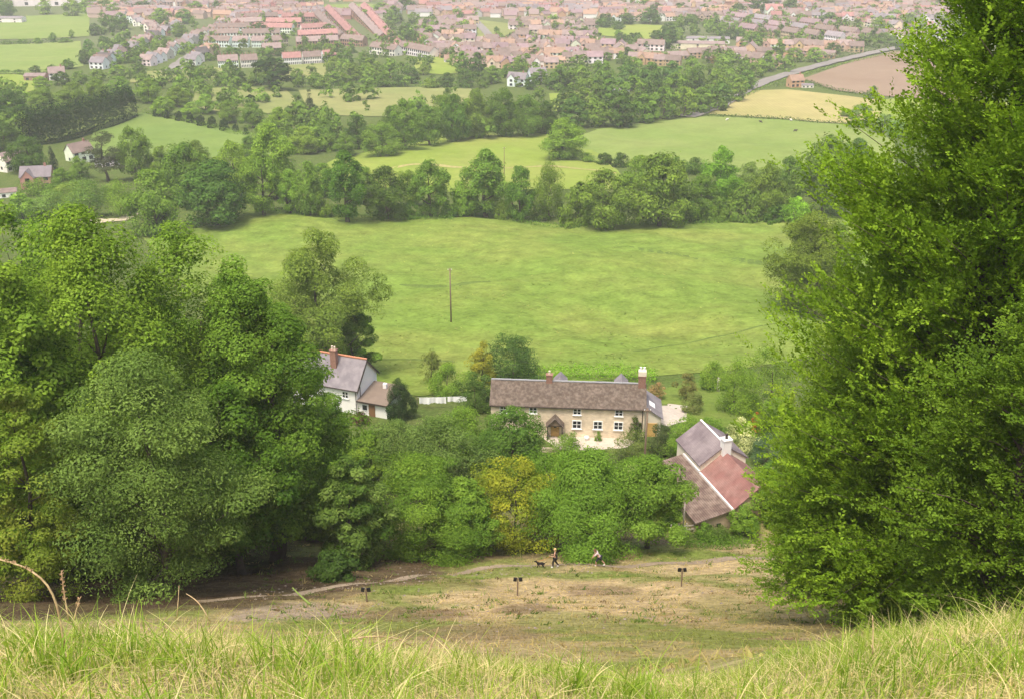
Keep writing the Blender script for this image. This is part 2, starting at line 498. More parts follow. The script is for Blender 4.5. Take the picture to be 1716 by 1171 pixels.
sheet('meadow', [(520, 660), (700, 664), (830, 652), (960, 642), (1100, 630), (1220, 622), (1440, 580)],
      [(230, 392), (330, 384), (400, 360), (430, 352), (520, 358), (640, 364), (760, 366), (880, 370), (990, 378), (1150, 374), (1290, 366), (1400, 364), (1480, 362)],
      M_mead, n=90, ymin=120, rows=90)
sheet('bright_meadow', [(440, 330), (620, 322), (760, 322), (900, 318), (1060, 318)], [(560, 268), (640, 250), (720, 232), (800, 224), (900, 224), (960, 232), (1010, 262)], M_br, n=50)
sheet('cattle_field', [(930, 262), (1010, 272), (1120, 285), (1300, 300), (1500, 300)], [(1000, 218), (1090, 206), (1180, 196), (1300, 201), (1500, 216)], M_pas)
sheet('hay_field', [(1180, 192), (1300, 199), (1400, 207), (1470, 212)], [(1255, 153), (1320, 151), (1420, 162), (1480, 170)], M_hay)
sheet('ploughed_field', [(1345, 133), (1400, 152), (1480, 162), (1640, 172)], [(1440, 100), (1500, 86), (1560, 88), (1680, 96)], M_plo)
sheet('corner_field', [(1440, 215), (1500, 222), (1700, 232)], [(1462, 170), (1500, 166), (1700, 172)], M_br)
sheet('rough_field', [(520, 192), (620, 196), (720, 196), (800, 190)], [(500, 152), (600, 149), (700, 147), (790, 150)], M_olv)
sheet('hill_field', [(130, 262), (250, 262), (330, 262), (460, 262)], [(160, 214), (195, 197), (235, 190), (300, 203), (445, 228)], M_hil)
sheet('scrub_field', [(320, 185), (420, 190), (520, 192)], [(330, 150), (400, 146), (480, 152)], M_olv)
sheet('strip_field', [(480, 132), (540, 133), (610, 130)], [(480, 110), (560, 106), (600, 116)], M_olv)
sheet('strip_field', [(215, 140), (300, 136), (400, 134)], [(225, 122), (300, 118), (400, 112)], M_olv)
sheet('corner_field', [(-60, 166), (30, 160), (62, 152)], [(-60, 128), (20, 125), (56, 130)], M_br)
sheet('left_pasture', [(-60, 124), (60, 124), (140, 112)], [(-60, 78), (60, 74), (135, 70)], M_pas)
sheet('top_pasture', [(-60, 68), (70, 66), (150, 62)], [(-60, 34), (50, 28), (150, 24)], M_pas)
sheet('small_paddock', [(690, 122), (740, 126), (785, 122)], [(700, 99), (740, 95), (778, 98)], M_br)
sheet('paddock', [(925, 188), (1000, 186)], [(920, 158), (990, 156)], M_br)
sheet('sports_field', [(1000, 60), (1060, 66), (1130, 72)], [(1005, 43), (1060, 42), (1112, 44)], M_br)
sheet('green', [(535, 23), (640, 23)], [(545, 9), (630, 8)], M_pas)
sheet('verge', [(880, 44), (830, 70)], [(800, 34), (800, 66)], M_olv)
ribbon('road', [(1150, 198), (1205, 180), (1240, 156), (1290, 135), (1340, 120), (1400, 104), (1470, 88), (1530, 76), (1600, 60)], 9.5, M_road, .9)
ribbon('village_road', [(285, 122), (310, 103), (340, 82), (372, 58), (405, 38), (450, 18), (490, 2)], 12, M_road, .8)
ribbon('estate_road', [(830, 72), (812, 52), (790, 30), (770, 8)], 8, M_road, .8)
ribbon('estate_road', [(1330, 62), (1310, 48), (1305, 30)], 8, M_road, .8)
ribbon('driveway', [(120, 369), (170, 372), (205, 369), (222, 360), (240, 345)], 4.2, ground_mat('drive_gravel', False, base=(.5, .43, .3), alt=(.42, .36, .25), s=(.3, 1, 5), amt=(.5, .1)), .2)
ribbon('farm_track', [(640, 284), (700, 276), (760, 282), (820, 282), (900, 280), (960, 283), (1030, 292)], 2.6, M_hay, .3)
ribbon('footpath', [(330, 1008), (380, 1003), (440, 998), (520, 990), (620, 976), (700, 963), (800, 953), (900, 948), (1000, 946), (1100, 943), (1200, 938), (1300, 936)], [.9, 1.1, 1.2, 1.1, 1.0, 1.1, 1.2, 1.4], M_path, .03, n=160)
M_dit = ground_mat('shaded_ditch_grass', False, base=(.105, .155, .036), alt=(.16, .21, .045), s=(.1, .5, 2.5), amt=(.8, .3), tuft=.3)  # darker grass tone stands in for shadow along the ditches; ribbons are flat
ribbon('ditch', [(1050, 414), (1110, 424), (1180, 436), (1250, 438), (1300, 446)], [2, 5, 3, 6, 3], M_dit, .16, 60)
ribbon('ditch', [(670, 478), (720, 482), (770, 478), (840, 470)], [1, 4, 3, 1], M_dit, .16, 40)
ribbon('ditch', [(620, 604), (690, 603), (760, 606)], [.5, 1.2, .5], M_dit, .16, 40)
ribbon('ditch', [(1060, 590), (1140, 578), (1230, 560), (1320, 540)], [.3, .7, .5, .9], M_dit, .16, 60)
sheet('gravel_yard', [(935, 752), (985, 754), (1050, 750), (1062, 740)], [(905, 730), (960, 731), (1030, 733), (1078, 735)], M_grav, .03, ymin=100)
sheet('gravel_yard', [(1096, 708), (1120, 714), (1150, 706)], [(1092, 682), (1120, 676), (1152, 680)], M_grav, .05, ymin=100)
sheet('lane', [(1040, 812), (1110, 802), (1180, 794)], [(1060, 778), (1110, 771), (1182, 764)], M_lane, .05, ymin=80)
sheet('garden_lawn', [(1120, 700), (1190, 716), (1260, 716)], [(1085, 655), (1170, 640), (1260, 650)], M_lawn, .04, ymin=100)
# ------------------------------------------------------------------ foliage
LEAF = leaf_mat('leaf', .27)
LK = np.array((1.55, 1.5, 1.2))
BLADE = leaf_mat('grass_blade', .45)
BARK = mat('bark', (.10, .08, .06), .95, .35, 3, bump=.05)


def unit(a):
    return a / np.maximum(np.linalg.norm(a, axis=-1, keepdims=True), 1e-6)


def leaf_cards(P_, Nn, size, aspect, r, axis=None):
    n = len(P_)
    Nn = unit(Nn)
    ax = unit(axis) if axis is not None else unit(r.normal(size=(n, 3)))
    t = unit(ax - Nn * (ax * Nn).sum(1, keepdims=True)); b = np.cross(Nn, t)
    s = np.asarray(size).reshape(-1, 1) if hasattr(size, '__len__') else np.full((n, 1), size)
    fold = Nn * s * .10
    V = np.stack([P_ - t * s * .5, P_ + b * s * aspect * .5 + fold, P_ + t * s * .5, P_ - b * s * aspect * .5 + fold], 1).reshape(-1, 3)
    return V, np.arange(4 * n).reshape(n, 4)


PROFS = {'dome': ([0, .12, .35, .6, .82, 1], [.5, .82, 1, .88, .6, .15]),
         'oval': ([0, .15, .4, .65, .85, 1], [.35, .75, 1, .85, .5, .1]),
         'bush': ([0, .2, .5, .8, 1], [.85, 1, .92, .6, .15]),
         'cone': ([0, .1, .5, 1], [.8, 1, .55, .05]),
         'col': ([0, .15, .5, .85, 1], [.85, 1, .95, .6, .1]),
         'cedar': ([0, .2, .3, .5, .6, .8, .9, 1], [.5, 1, .6, .95, .6, .75, .45, .3])}


def crown(seed, H, Rr, z0, ncl, nleaf, leaf, prof='dome', cA=(.05, .09, .02), cB=(.09, .14, .03), flat=.72, aspect=.62, shell=.5, rcs=(.17, .32), lobe=1.0, stray=.06):
    r = np.random.default_rng(seed)
    pt, pr = PROFS[prof]
    t = r.uniform(0, 1, ncl * 4); keep = r.uniform(0, 1, ncl * 4) < np.interp(t, pt, pr); t = t[keep][:ncl]; ncl = len(t)
    th = r.uniform(0, 2 * np.pi, ncl); f = r.uniform(0, 6.28, 4)
    lob = 1 + lobe * (.16 * np.sin(3 * th + f[0] + 4 * t) + .11 * np.sin(5 * th + f[1] - 6 * t) + .08 * np.sin(2 * th + f[2]))
    rc = Rr * r.uniform(rcs[0], rcs[1], ncl) * (.75 + .25 * np.interp(t, pt, pr))
    rad = np.maximum(Rr * np.interp(t, pt, pr) * lob * np.sqrt(r.uniform(.3, 1, ncl)) - .55 * rc, 0)
    cz = z0 + (H - z0) * t; cz = np.minimum(cz, H - rc * flat * .9)
    cz = np.maximum(cz, z0 + rc * flat * .5)
    Cn = np.stack([rad * np.cos(th), rad * np.sin(th), cz], 1)
    wgt = rc**2 * r.uniform(.45, 1.4, ncl); cs = r.uniform(.72, 1.35, ncl); k = r.choice(ncl, nleaf, p=wgt / wgt.sum())
    d = r.normal(size=(nleaf, 3)); d[:, 2] += .35; d = unit(d)
    dist = rc[k] * (shell + (1.05 - shell) * r.uniform(0, 1, nleaf)**.7)
    st = r.uniform(0, 1, nleaf) < stray; dist[st] *= r.uniform(1.05, 1.45, st.sum())
    p = Cn[k] + d * dist[:, None] * np.array((1, 1, flat))
    out = unit(p - np.array((0, 0, z0 + .45 * (H - z0))))
    N_ = d * .7 + out * .3 + np.array((0, 0, .45)) + r.normal(size=(nleaf, 3)) * .32
    sz = leaf * r.uniform(.6, 1.3, nleaf) * cs[k]
    V, Q = leaf_cards(p, N_, sz, aspect, r)
    u = r.uniform(0, 1, ncl)[k][:, None]; u = np.clip(u * .75 + .25 * r.uniform(0, 1, (nleaf, 1)), 0, 1)
    col = (np.array(cA) * (1 - u) + np.array(cB) * u) * r.uniform(.75, 1.25, (nleaf, 1)) * LK
    return V, Q, np.repeat(col, 4, 0), Cn


def trunk_mb(seed, H, r0, Cn, nl=9, lean=.03, top=.75):
    r = random.Random(seed); m = MB()
    pts = [(0, 0, -.6)]; rad = [r0 * 1.35]; x = y = 0
    for i in range(1, 7):
        x += r.uniform(-1, 1) * lean * H; y += r.uniform(-1, 1) * lean * H
        pts.append((x, y, H * top * i / 6)); rad.append(r0 * (1 - .85 * i / 6))
    m.tube(pts, rad, 7)
    idx = [r.randrange(len(Cn)) for _ in range(nl)]
    for j in idx:
        c = Cn[j]; zz = max(H * .12, c[2] - .55 * math.hypot(c[0], c[1]) - .08 * H); zz = min(zz, H * top * .95)
        s = zz / (H * top) * 6; a = int(min(s, 5)); q = s - a
        b = Vector(pts[a]).lerp(Vector(pts[a + 1]), q); e = Vector(c); mid = b.lerp(e, .5) + Vector((r.uniform(-.3, .3), r.uniform(-.3, .3), -.04 * H * .3))
        rr = max(r0 * (1 - .85 * s / 6) * .5, .03)
        m.tube([b, mid, e], [rr, rr * .6, rr * .15], 5)
    return m


PROTO = {}


def proto(key, H, Rr, z0=.1, trunk=True, tr=.03, nl=9, **kw):
    V, Q, col, Cn = crown(hash_seed(key), H, Rr, z0 * H, **kw)
    PROTO[key] = (np_mesh(key + '_crown', V, Q, [LEAF], col), trunk_mb(hash_seed(key), H, tr * H, Cn, nl).mesh(key + '_trunk', [BARK], True) if trunk else None, H, Rr)


def hash_seed(s):
    return sum((i + 3) * ord(c) for i, c in enumerate(s)) % 99991


G1 = dict(cA=(.066, .125, .017), cB=(.125, .205, .030))       # mid green
for a in 'ABC':
    proto('oak' + a, 14, 7, .06, ncl=85, nleaf=13000, leaf=.50, prof='dome', **G1)
for a in 'AB':
    proto('ash' + a, 18, 6, .10, ncl=95, nleaf=13000, leaf=.48, prof='oval', flat=.85, **G1)
    proto('shrub' + a, 5, 3.6, .0, ncl=55, nleaf=4200, leaf=.4, prof='bush', nl=4, tr=.02, **G1)
proto('willow', 8, 5, .05, ncl=60, nleaf=6500, leaf=.42, prof='dome', aspect=.3, rcs=(.22, .38), nl=7, **G1)
proto('cypress', 7, 1.6, .0, ncl=60, nleaf=4500, leaf=.28, prof='col', rcs=(.3, .5), aspect=.4, shell=.7, nl=2, stray=.02, cA=(.04, .07, .02), cB=(.06, .09, .025))
proto('conifer', 16, 4, .05, ncl=110, nleaf=6500, leaf=.5, prof='cone', rcs=(.2, .34), flat=.45, aspect=.35, cA=(.035, .06, .025), cB=(.06, .085, .035))
proto('cedar', 16, 6, .2, ncl=60, nleaf=6500, leaf=.5, prof='cedar', rcs=(.22, .36), flat=.35, aspect=.4, cA=(.04, .06, .03), cB=(.06, .08, .04))
for a in 'AB':                                            # far away: fewer, larger leaf masses
    proto('faroak' + a, 13, 6.5, .02, ncl=45, nleaf=1500, leaf=1.25, prof='dome', nl=4, **G1)
    proto('farbush' + a, 5, 4, .0, ncl=26, nleaf=700, leaf=.95, prof='bush', trunk=False, **G1)
proto('farash', 16, 5, .04, ncl=45, nleaf=1400, leaf=1.2, prof='oval', nl=4, **G1)
proto('farcone', 14, 3.2, .02, ncl=50, nleaf=1200, leaf=.9, prof='cone', nl=2, flat=.5, cA=(.035, .06, .025), cB=(.055, .085, .035))

# tints multiply the leaf colour: (r, g, b)
TINT = {'mid': (1, 1, 1), 'light': (1.35, 1.32, 1.15), 'yellow': (1.75, 1.45, .9), 'fir': (.20, .27, .34), 'dark': (.50, .56, .62), 'blue': (.62, .76, 1.0), 'grey': (1.15, 1.12, 1.6),
        'pale': (1.45, 1.3, 1.75), 'olive': (1.15, 1.08, .95), 'gold': (3.2, 1.9, .6), 'copper': (1.5, .55, .9), 'bright': (1.3, 1.5, .8), 'deep': (.70, .82, .70), 'brown': (2.0, 1.25, 1.4)}
WORD = {'mid': 'mid green', 'light': 'light green', 'yellow': 'yellowish green', 'fir': 'dark green', 'dark': 'dark green', 'blue': 'bluish green', 'grey': 'grey green', 'pale': 'pale greyish',
        'olive': 'olive green', 'gold': 'golden yellow', 'copper': 'dark copper', 'bright': 'bright green', 'deep': 'deep green', 'brown': 'brownish'}
_rt = random.Random(11)


def tree(name, kind, p, H, Rr, tint='mid', label=None, cat='tree', group=None, parts=True, jit=.08):
    cm, tm, H0, R0 = PROTO[kind]
    t = TINT[tint]; j = _rt.uniform(1 - jit * 1.5, 1 + jit * 1.5); jr = _rt.uniform(1 - jit, 1 + jit)
    col = (t[0] * j * jr, t[1] * j, t[2] * j, 1)
    s = (Rr / R0 * _rt.uniform(.95, 1.05), Rr / R0 * _rt.uniform(.95, 1.05), H / H0)
    rz = _rt.uniform(0, 6.28)
    if tm is None or not parts:
        o = bpy.data.objects.new(name, cm); link(o); o.location = p; o.rotation_euler = (0, 0, rz); o.scale = s; o.color = col
        return tag(o, label, cat, group)
    o = empty(name, p, rz, label, cat, group); o.scale = s
    c = link(bpy.data.objects.new('crown', cm), o); c.color = col
    link(bpy.data.objects.new('trunk', tm), o)
    return o


def tree_px(name, kind, u, vb, vt, w_, tint='mid', ymin=30, **kw):
    p = P(u, vb, ymin); d = depth(p)
    H = max(ztop(p.y, vt) - p.z, .6)
    return tree(name, kind, p, H, w_ / 2 / F * d, tint, **kw)


def tree_row(items, place, group, name='broadleaf_tree', noun='tree', ymin=100, cat='tree', **kw):
    """items: (kind, u, v_base, v_top, width, tint). Labels tell colour, build and the rank from the left in PLACE"""
    items = sorted(items, key=lambda q: q[1]); n = len(items)
    for i, (kind, u, vb, vt, w_, tint) in enumerate(items):
        asp = w_ / max(vb - vt, 1)
        shp = 'broad' if asp > 1.05 else 'tall' if asp < .72 else 'rounded'
        ws = (WORD[tint] + ' ' + shp + ' ' + noun).split()
        rank = 'leftmost' if i == 0 else 'rightmost' if i == n - 1 else ordinal(i + 1) + ' from left'
        lb = f"{' '.join(ws)}, {rank} {place}"
        tree_px(name, kind, u, vb, vt, w_, tint, ymin, label=lb, cat=cat, group=group, **kw)


_pick = lambda *a: _rt.choice(a)
oak = lambda: _pick('oakA', 'oakB', 'oakC')
shrub = lambda: _pick('shrubA', 'shrubB')
foak = lambda: _pick('faroakA', 'faroakB')
fbush = lambda: _pick('farbushA', 'farbushB')

# --- hedgerow along the far edge of the meadow
tree_row([
    (oak(), 262, 397, 284, 98, 'mid'), ('oakA', 362, 378, 270, 132, 'blue'), ('ashA', 443, 362, 246, 68, 'light'), ('ashB', 487, 358, 284, 58, 'light'), (oak(), 520, 362, 270, 60, 'mid'),
    ('ashB', 583, 373, 252, 78, 'deep'), (oak(), 650, 368, 280, 84, 'dark'), ('ashA', 722, 364, 266, 72, 'mid'), (shrub(), 775, 360, 300, 56, 'light'), ('ashB', 814, 364, 250, 86, 'mid'),
    ('oakB', 870, 370, 279, 64, 'deep'), ('willow', 921, 366, 268, 62, 'olive'), ('oakC', 1012, 384, 284, 92, 'mid'), (shrub(), 968, 378, 305, 66, 'olive'),
    ('oakA', 1105, 380, 256, 128, 'mid'), ('oakC', 1170, 372, 292, 84, 'deep'), (shrub(), 1248, 370, 308, 70, 'mid'), ('oakB', 1285, 366, 272, 72, 'olive'),
    ('oakA', 1378, 362, 228, 118, 'mid')], 'of the hedgerow beyond the meadow', 'trees in the hedgerow beyond the meadow')
tree_row([(oak(), 318, 345, 238, 90, 'mid'), (oak(), 395, 338, 236, 70, 'light'), ('ashA', 462, 335, 205, 75, 'light'), (oak(), 545, 330, 275, 60, 'mid'), (oak(), 610, 340, 280, 58, 'mid'), (oak(), 685, 345, 285, 50, 'olive'),
          (oak(), 1065, 345, 262, 70, 'olive'), ('oakB', 1205, 345, 246, 72, 'bright'), ('oakC', 1255, 335, 272, 66, 'grey'), ('oakA', 1320, 345, 262, 66, 'mid'), ('ashB', 1425, 340, 232, 80, 'blue')],
         'behind the meadow hedgerow', 'trees standing behind the meadow hedgerow')
tree_row([(shrub(), 1190, 371, 334, 46, 'olive'), (shrub(), 1330, 373, 328, 52, 'bright'), (shrub(), 1298, 372, 340, 40, 'deep'), (shrub(), 905, 368, 338, 36, 'grey'), (shrub(), 690, 366, 336, 34, 'deep'), (shrub(), 545, 364, 334, 38, 'mid'),
          (shrub(), 752, 365, 335, 30, 'deep'), (shrub(), 845, 368, 336, 34, 'mid'), (shrub(), 1215, 372, 345, 34, 'mid')],
         'at the foot of the meadow hedgerow', 'shrubs at the foot of the meadow hedgerow', 'hedgerow_shrub', 'shrub', cat='shrub')
tree_row([('willow', 88, 366, 318, 80, 'grey'), ('willow', 150, 366, 298, 84, 'grey'), ('willow', 205, 362, 300, 62, 'light'), ('willow', 120, 345, 305, 70, 'pale'), ('shrubA', 40, 372, 322, 60, 'light')],
         'of the willows by the pale drive', 'willow bushes by the drive', 'willow_bush', 'bush', cat='shrub')
tree_px('broadleaf_tree', 'oakB', 1400, 470, 375, 80, 'grey', 100, label='grey green round tree beyond the tree at the meadow edge', cat='tree')

# --- left: house gardens and the hill with its conifer hedge
tree_row([('cedar', 182, 304, 218, 66, 'mid'), (oak(), 230, 300, 212, 62, 'mid'), (oak(), 50, 290, 228, 62, 'dark'), ('cypress', 92, 296, 244, 16, 'dark'), (oak(), 135, 300, 262, 40, 'mid'), (oak(), 275, 296, 246, 52, 'olive'),
          (oak(), 12, 262, 205, 60, 'dark'), (oak(), 335, 300, 236, 48, 'mid'), ('oakC', 110, 330, 282, 60, 'mid'), (oak(), 300, 320, 256, 50, 'deep')],
         'among the gardens below the hill field', 'trees in the gardens below the hill field')
tree_row([('shrubA', u, vb, vb - h, h * .95, 'fir') for u, vb, h in ((262, 196, 13), (281, 199, 15), (301, 203, 17), (320, 206, 17), (338, 211, 18), (357, 215, 20), (377, 219, 20), (396, 222, 14), (412, 226, 12))],
         'in the line along the hill field', 'small round trees lining the hill field', 'round_tree', 'little tree')
tree_row([(oak(), 20, 205, 150, 62, 'dark'), (oak(), 75, 190, 146, 56, 'mid'), (oak(), 125, 178, 138, 54, 'mid'), (oak(), 165, 170, 132, 50, 'olive'), (oak(), 205, 168, 128, 52, 'mid'), (oak(), 40, 225, 178, 56, 'dark'),
          (oak(), 250, 172, 132, 46, 'olive'), (oak(), 300, 178, 146, 44, 'olive'), (oak(), 345, 190, 158, 42, 'light'), (oak(), 275, 194, 162, 40, 'light'), (oak(), 320, 200, 172, 40, 'light'), (oak(), 385, 205, 168, 46, 'mid'),
          (oak(), 425, 215, 172, 48, 'mid'), (oak(), 470, 225, 180, 50, 'light'), (oak(), 450, 250, 200, 56, 'light'), ('conifer', 521, 203, 148, 30, 'mid'), (oak(), 545, 240, 200, 46, 'mid'), (oak(), 510, 258, 212, 56, 'light'), (oak(), 420, 268, 228, 40, 'mid')],
         'in the scrubby wood round the hill field', 'trees round the hill field')
# --- second band of trees between the meadows
tree_row([(oak(), 601, 250, 194, 46, 'dark'), (oak(), 640, 262, 205, 66, 'mid'), (oak(), 580, 262, 222, 42, 'mid'), (oak(), 680, 252, 166, 66, 'mid'), (oak(), 720, 244, 178, 62, 'mid'), (oak(), 762, 238, 158, 62, 'deep'), (oak(), 800, 232, 150, 62, 'mid'),
          (oak(), 842, 230, 148, 64, 'deep'), (oak(), 882, 228, 158, 60, 'mid'), (oak(), 915, 224, 170, 50, 'dark'), (oak(), 740, 222, 160, 56, 'olive'), (oak(), 660, 238, 178, 50, 'deep')],
         'in the wood above the bright meadow', 'trees in the wood above the bright meadow')
tree_px('broadleaf_tree', 'oakC', 945, 268, 198, 82, 'light', 100, label='lone light green tree on the corner of the bright meadow', cat='tree')
tree_row([(shrub(), u, vb, vb - h, w_, t) for u, vb, h, w_, t in ((1012, 276, 20, 30, 'dark'), (1040, 280, 24, 34, 'dark'), (1072, 282, 22, 32, 'olive'), (985, 272, 16, 26, 'mid'), (1100, 284, 22, 34, 'olive'), (1135, 288, 26, 36, 'deep'), (1165, 290, 26, 40, 'deep'))],
         'in the low hedge below the cattle field', 'bushes in the hedge below the cattle field', 'hedge_bush', 'bush', cat='shrub')
_w = []
for i, (u, vb, h, w_) in enumerate([(960, 214, 52, 56), (1000, 212, 50, 60), (1040, 214, 56, 66), (1080, 206, 50, 56), (1110, 200, 54, 54), (1145, 196, 50, 54), (1175, 190, 46, 50), (1205, 182, 44, 46), (1235, 170, 40, 44),
                                    (950, 190, 48, 52), (985, 182, 50, 52), (1020, 180, 48, 54), (1060, 182, 54, 58), (1095, 178, 52, 52), (1130, 172, 50, 52), (1165, 166, 50, 50), (1200, 158, 44, 46), (1250, 152, 36, 40),
                                    (935, 150, 36, 44), (970, 152, 44, 48), (1010, 150, 48, 52), (1050, 152, 50, 52), (1090, 148, 46, 50), (1125, 146, 46, 48), (1160, 142, 44, 44), (1215, 138, 30, 36), (905, 142, 26, 36), (1270, 130, 30, 34)]):
    _w.append((foak(), u, vb, vb - h, w_, _rt.choice(['mid', 'mid', 'deep', 'dark', 'blue', 'olive'])))
tree_row(_w, 'in the wood before the brown-roofed estate', 'trees in the wood before the estate')
_w = []
for u, vb, h, w_ in [(462, 152, 60, 66), (400, 145, 28, 34), (430, 142, 26, 30), (375, 142, 24, 30), (330, 140, 26, 32), (355, 128, 18, 26), (500, 140, 26, 34), (530, 146, 26, 36), (560, 143, 24, 34), (590, 138, 34, 40), (620, 134, 36, 42), (655, 130, 34, 40), (690, 140, 26, 36),
                     (580, 112, 28, 34), (610, 108, 24, 30), (560, 118, 24, 32), (640, 146, 22, 36), (670, 145, 20, 32), (720, 148, 18, 30), (750, 146, 24, 36), (780, 146, 30, 40), (775, 122, 36, 36), (800, 128, 40, 42), (760, 110, 22, 26), (825, 140, 30, 36), (850, 130, 24, 30), (870, 118, 26, 34), (710, 126, 18, 26), (890, 150, 20, 30)]:
    _w.append((foak(), u, vb, vb - h, w_, _rt.choice(['mid', 'mid', 'deep', 'dark', 'olive'])))
_w[0] = ('farash', 462, 152, 92, 70, 'fir')
tree_row(_w, 'along the fields before the white terraces', 'trees along the fields before the terraces')
tree_row([(foak(), u, vb, vb - h, w_, t) for u, vb, h, w_, t in ((1440, 214, 40, 50, 'grey'), (1480, 222, 32, 46, 'grey'), (1462, 166, 22, 20, 'grey'), (1415, 196, 14, 20, 'olive'), (1500, 230, 30, 44, 'grey'))],
         'at the corner of the hay field', 'trees at the corner of the hay field')
_w = []
for u, vb, h, w_ in [(12, 75, 8, 24), (38, 74, 9, 26), (64, 74, 11, 18), (90, 72, 17, 18), (121, 64, 14, 13), (110, 72, 8, 26), (8, 122, 5, 22), (30, 122, 5, 22), (60, 124, 14, 22), (88, 122, 14, 24), (115, 116, 18, 26), (142, 108, 26, 24), (12, 28, 24, 34), (77, 24, 26, 30), (122, 28, 28, 36), (150, 24, 14, 26),
                     (160, 60, 22, 24), (185, 55, 30, 30), (150, 90, 24, 24), (175, 82, 22, 26), (205, 50, 30, 32), (190, 30, 22, 28), (105, 146, 26, 34), (70, 150, 22, 36), (135, 142, 24, 34), (165, 136, 22, 34), (200, 132, 22, 34), (235, 130, 24, 30), (280, 126, 14, 22), (245, 96, 16, 22), (262, 82, 18, 24), (230, 112, 18, 24)]:
    _w.append((foak(), u, vb, vb - h, w_, _rt.choice(['mid', 'mid', 'deep', 'dark', 'light'])))
tree_row(_w, 'among the far left pastures', 'trees among the far left pastures')


def hedge(name, pts, h, w_, label, tint='mid', n=900, leaf=.6, ymin=30, group=None, dens=None):
    wp = np.array([P(u, v, ymin)[:2] for u, v in pts]); c = resample(wp, 60)
    L_ = np.linalg.norm(np.diff(c, axis=0), axis=1).sum()
    r = np.random.default_rng(int(L_ * 10) % 9999)
    n = int(L_ * (dens or (14 * (h + w_) / leaf**2 * .09))); n = min(max(n, 200), 14000)
    s = r.uniform(0, 59, n); X = np.interp(s, range(60), c[:, 0]); Y = np.interp(s, range(60), c[:, 1])
    hv = h * (1 + .12 * np.sin(s * 1.9) + .1 * np.sin(s * .7 + 2)) 
    a = r.uniform(-.35, np.pi + .35, n)
    k = .75 + .3 * r.uniform(0, 1, n)
    d = np.gradient(c, axis=0); d /= np.linalg.norm(d, axis=1)[:, None]
    nx_ = np.interp(s, range(60), -d[:, 1]); ny_ = np.interp(s, range(60), d[:, 0])
    ca = np.sign(np.cos(a)) * np.abs(np.cos(a))**.6; sa = np.clip(np.sin(a), 0, 1)**.6
    p = np.stack([X + nx_ * ca * w_ / 2 * k, Y + ny_ * ca * w_ / 2 * k, hh(X, Y) + hv * sa * k + .1], 1)
    p += r.normal(size=p.shape) * .08
    N_ = np.stack([nx_ * ca, ny_ * ca, sa * .8 + .3], 1) + r.normal(size=p.shape) * .45
    V, Q = leaf_cards(p, N_, leaf * r.uniform(.6, 1.3, n), .6, r)
    u = r.uniform(0, 1, (n, 1)); col = (np.array(G1['cA']) * (1 - u) + np.array(G1['cB']) * u) * r.uniform(.8, 1.2, (n, 1)) * LK
    o = link(bpy.data.objects.new(name, np_mesh(name, V, Q, [LEAF], np.repeat(col, 4, 0)))); o.color = (*TINT[tint], 1)
    return tag(o, label, 'hedge', group)


hedge('conifer_hedge', [(48, 246), (90, 238), (150, 222), (195, 206), (222, 194)], 14.5, 7, 'long dark clipped conifer hedge on the slope of the hill field', 'fir', leaf=1.15, dens=175)
hedge('hedge', [(1180, 196), (1300, 201), (1400, 209), (1480, 216)], 1.8, 2.2, 'dark low hedge between the hay field and the cattle field', 'dark', leaf=.8)
hedge('hedge', [(1300, 147), (1345, 137), (1400, 153), (1480, 165)], 2, 2.2, 'thin dark hedge between the ploughed field and the hay field', 'dark', leaf=.9)
hedge('hedge', [(1230, 172), (1290, 144), (1340, 128), (1400, 112), (1470, 96), (1545, 80)], 1.6, 2.2, 'green roadside hedge between the pale road and the ploughed field', 'mid', leaf=.9)
hedge('hedge', [(1380, 103), (1440, 90), (1500, 78), (1560, 70)], 5, 4, 'tall hedge along the far side of the pale road', 'dark', leaf=1.0)
hedge('hedge', [(-40, 76), (50, 75), (120, 70)], 3.0, 3, 'thick hedge between the two left pastures', 'dark', leaf=1.1)
hedge('hedge', [(-40, 126), (40, 126), (110, 120)], 2.5, 3, 'thin hedge at the bottom of the lower left pasture', 'mid', leaf=1.0)
hedge('hedge', [(520, 150), (600, 147), (700, 145), (790, 150)], 3.5, 4, 'dark hedge along the top of the rough field', 'deep', leaf=.9)
hedge('hedge', [(240, 190), (290, 200), (340, 212), (400, 226), (440, 234)], 2.0, 2.5, 'low scrubby hedge along the top of the hill field', 'mid', leaf=.6)
hedge('hedge', [(430, 356), (520, 362), (640, 368), (760, 368)], 1.4, 3, 'low hedge under the left half of the meadow hedgerow', 'deep', leaf=.45)
hedge('hedge', [(860, 372), (985, 382), (1150, 377), (1290, 369), (1400, 366)], 1.4, 3, 'low hedge under the right half of the meadow hedgerow', 'deep', leaf=.45)
hedge('hedge', [(1140, 914), (1195, 917), (1250, 914)], .9, 1.6, 'dark low hedge below the barn beside the footpath', 'deep', leaf=.16, dens=240)
hedge('hedge', [(1090, 768), (1130, 764), (1172, 757)], 2.0, 2.0, 'green hedge behind the earth lane left of the barn', 'mid', leaf=.22, ymin=80, dens=240)
hedge('hedge', [(870, 640), (950, 634), (1040, 634), (1100, 640)], 2.4, 2.2, 'bright hedge along the garden behind the stone cottage', 'bright', leaf=.25, ymin=100, dens=200)
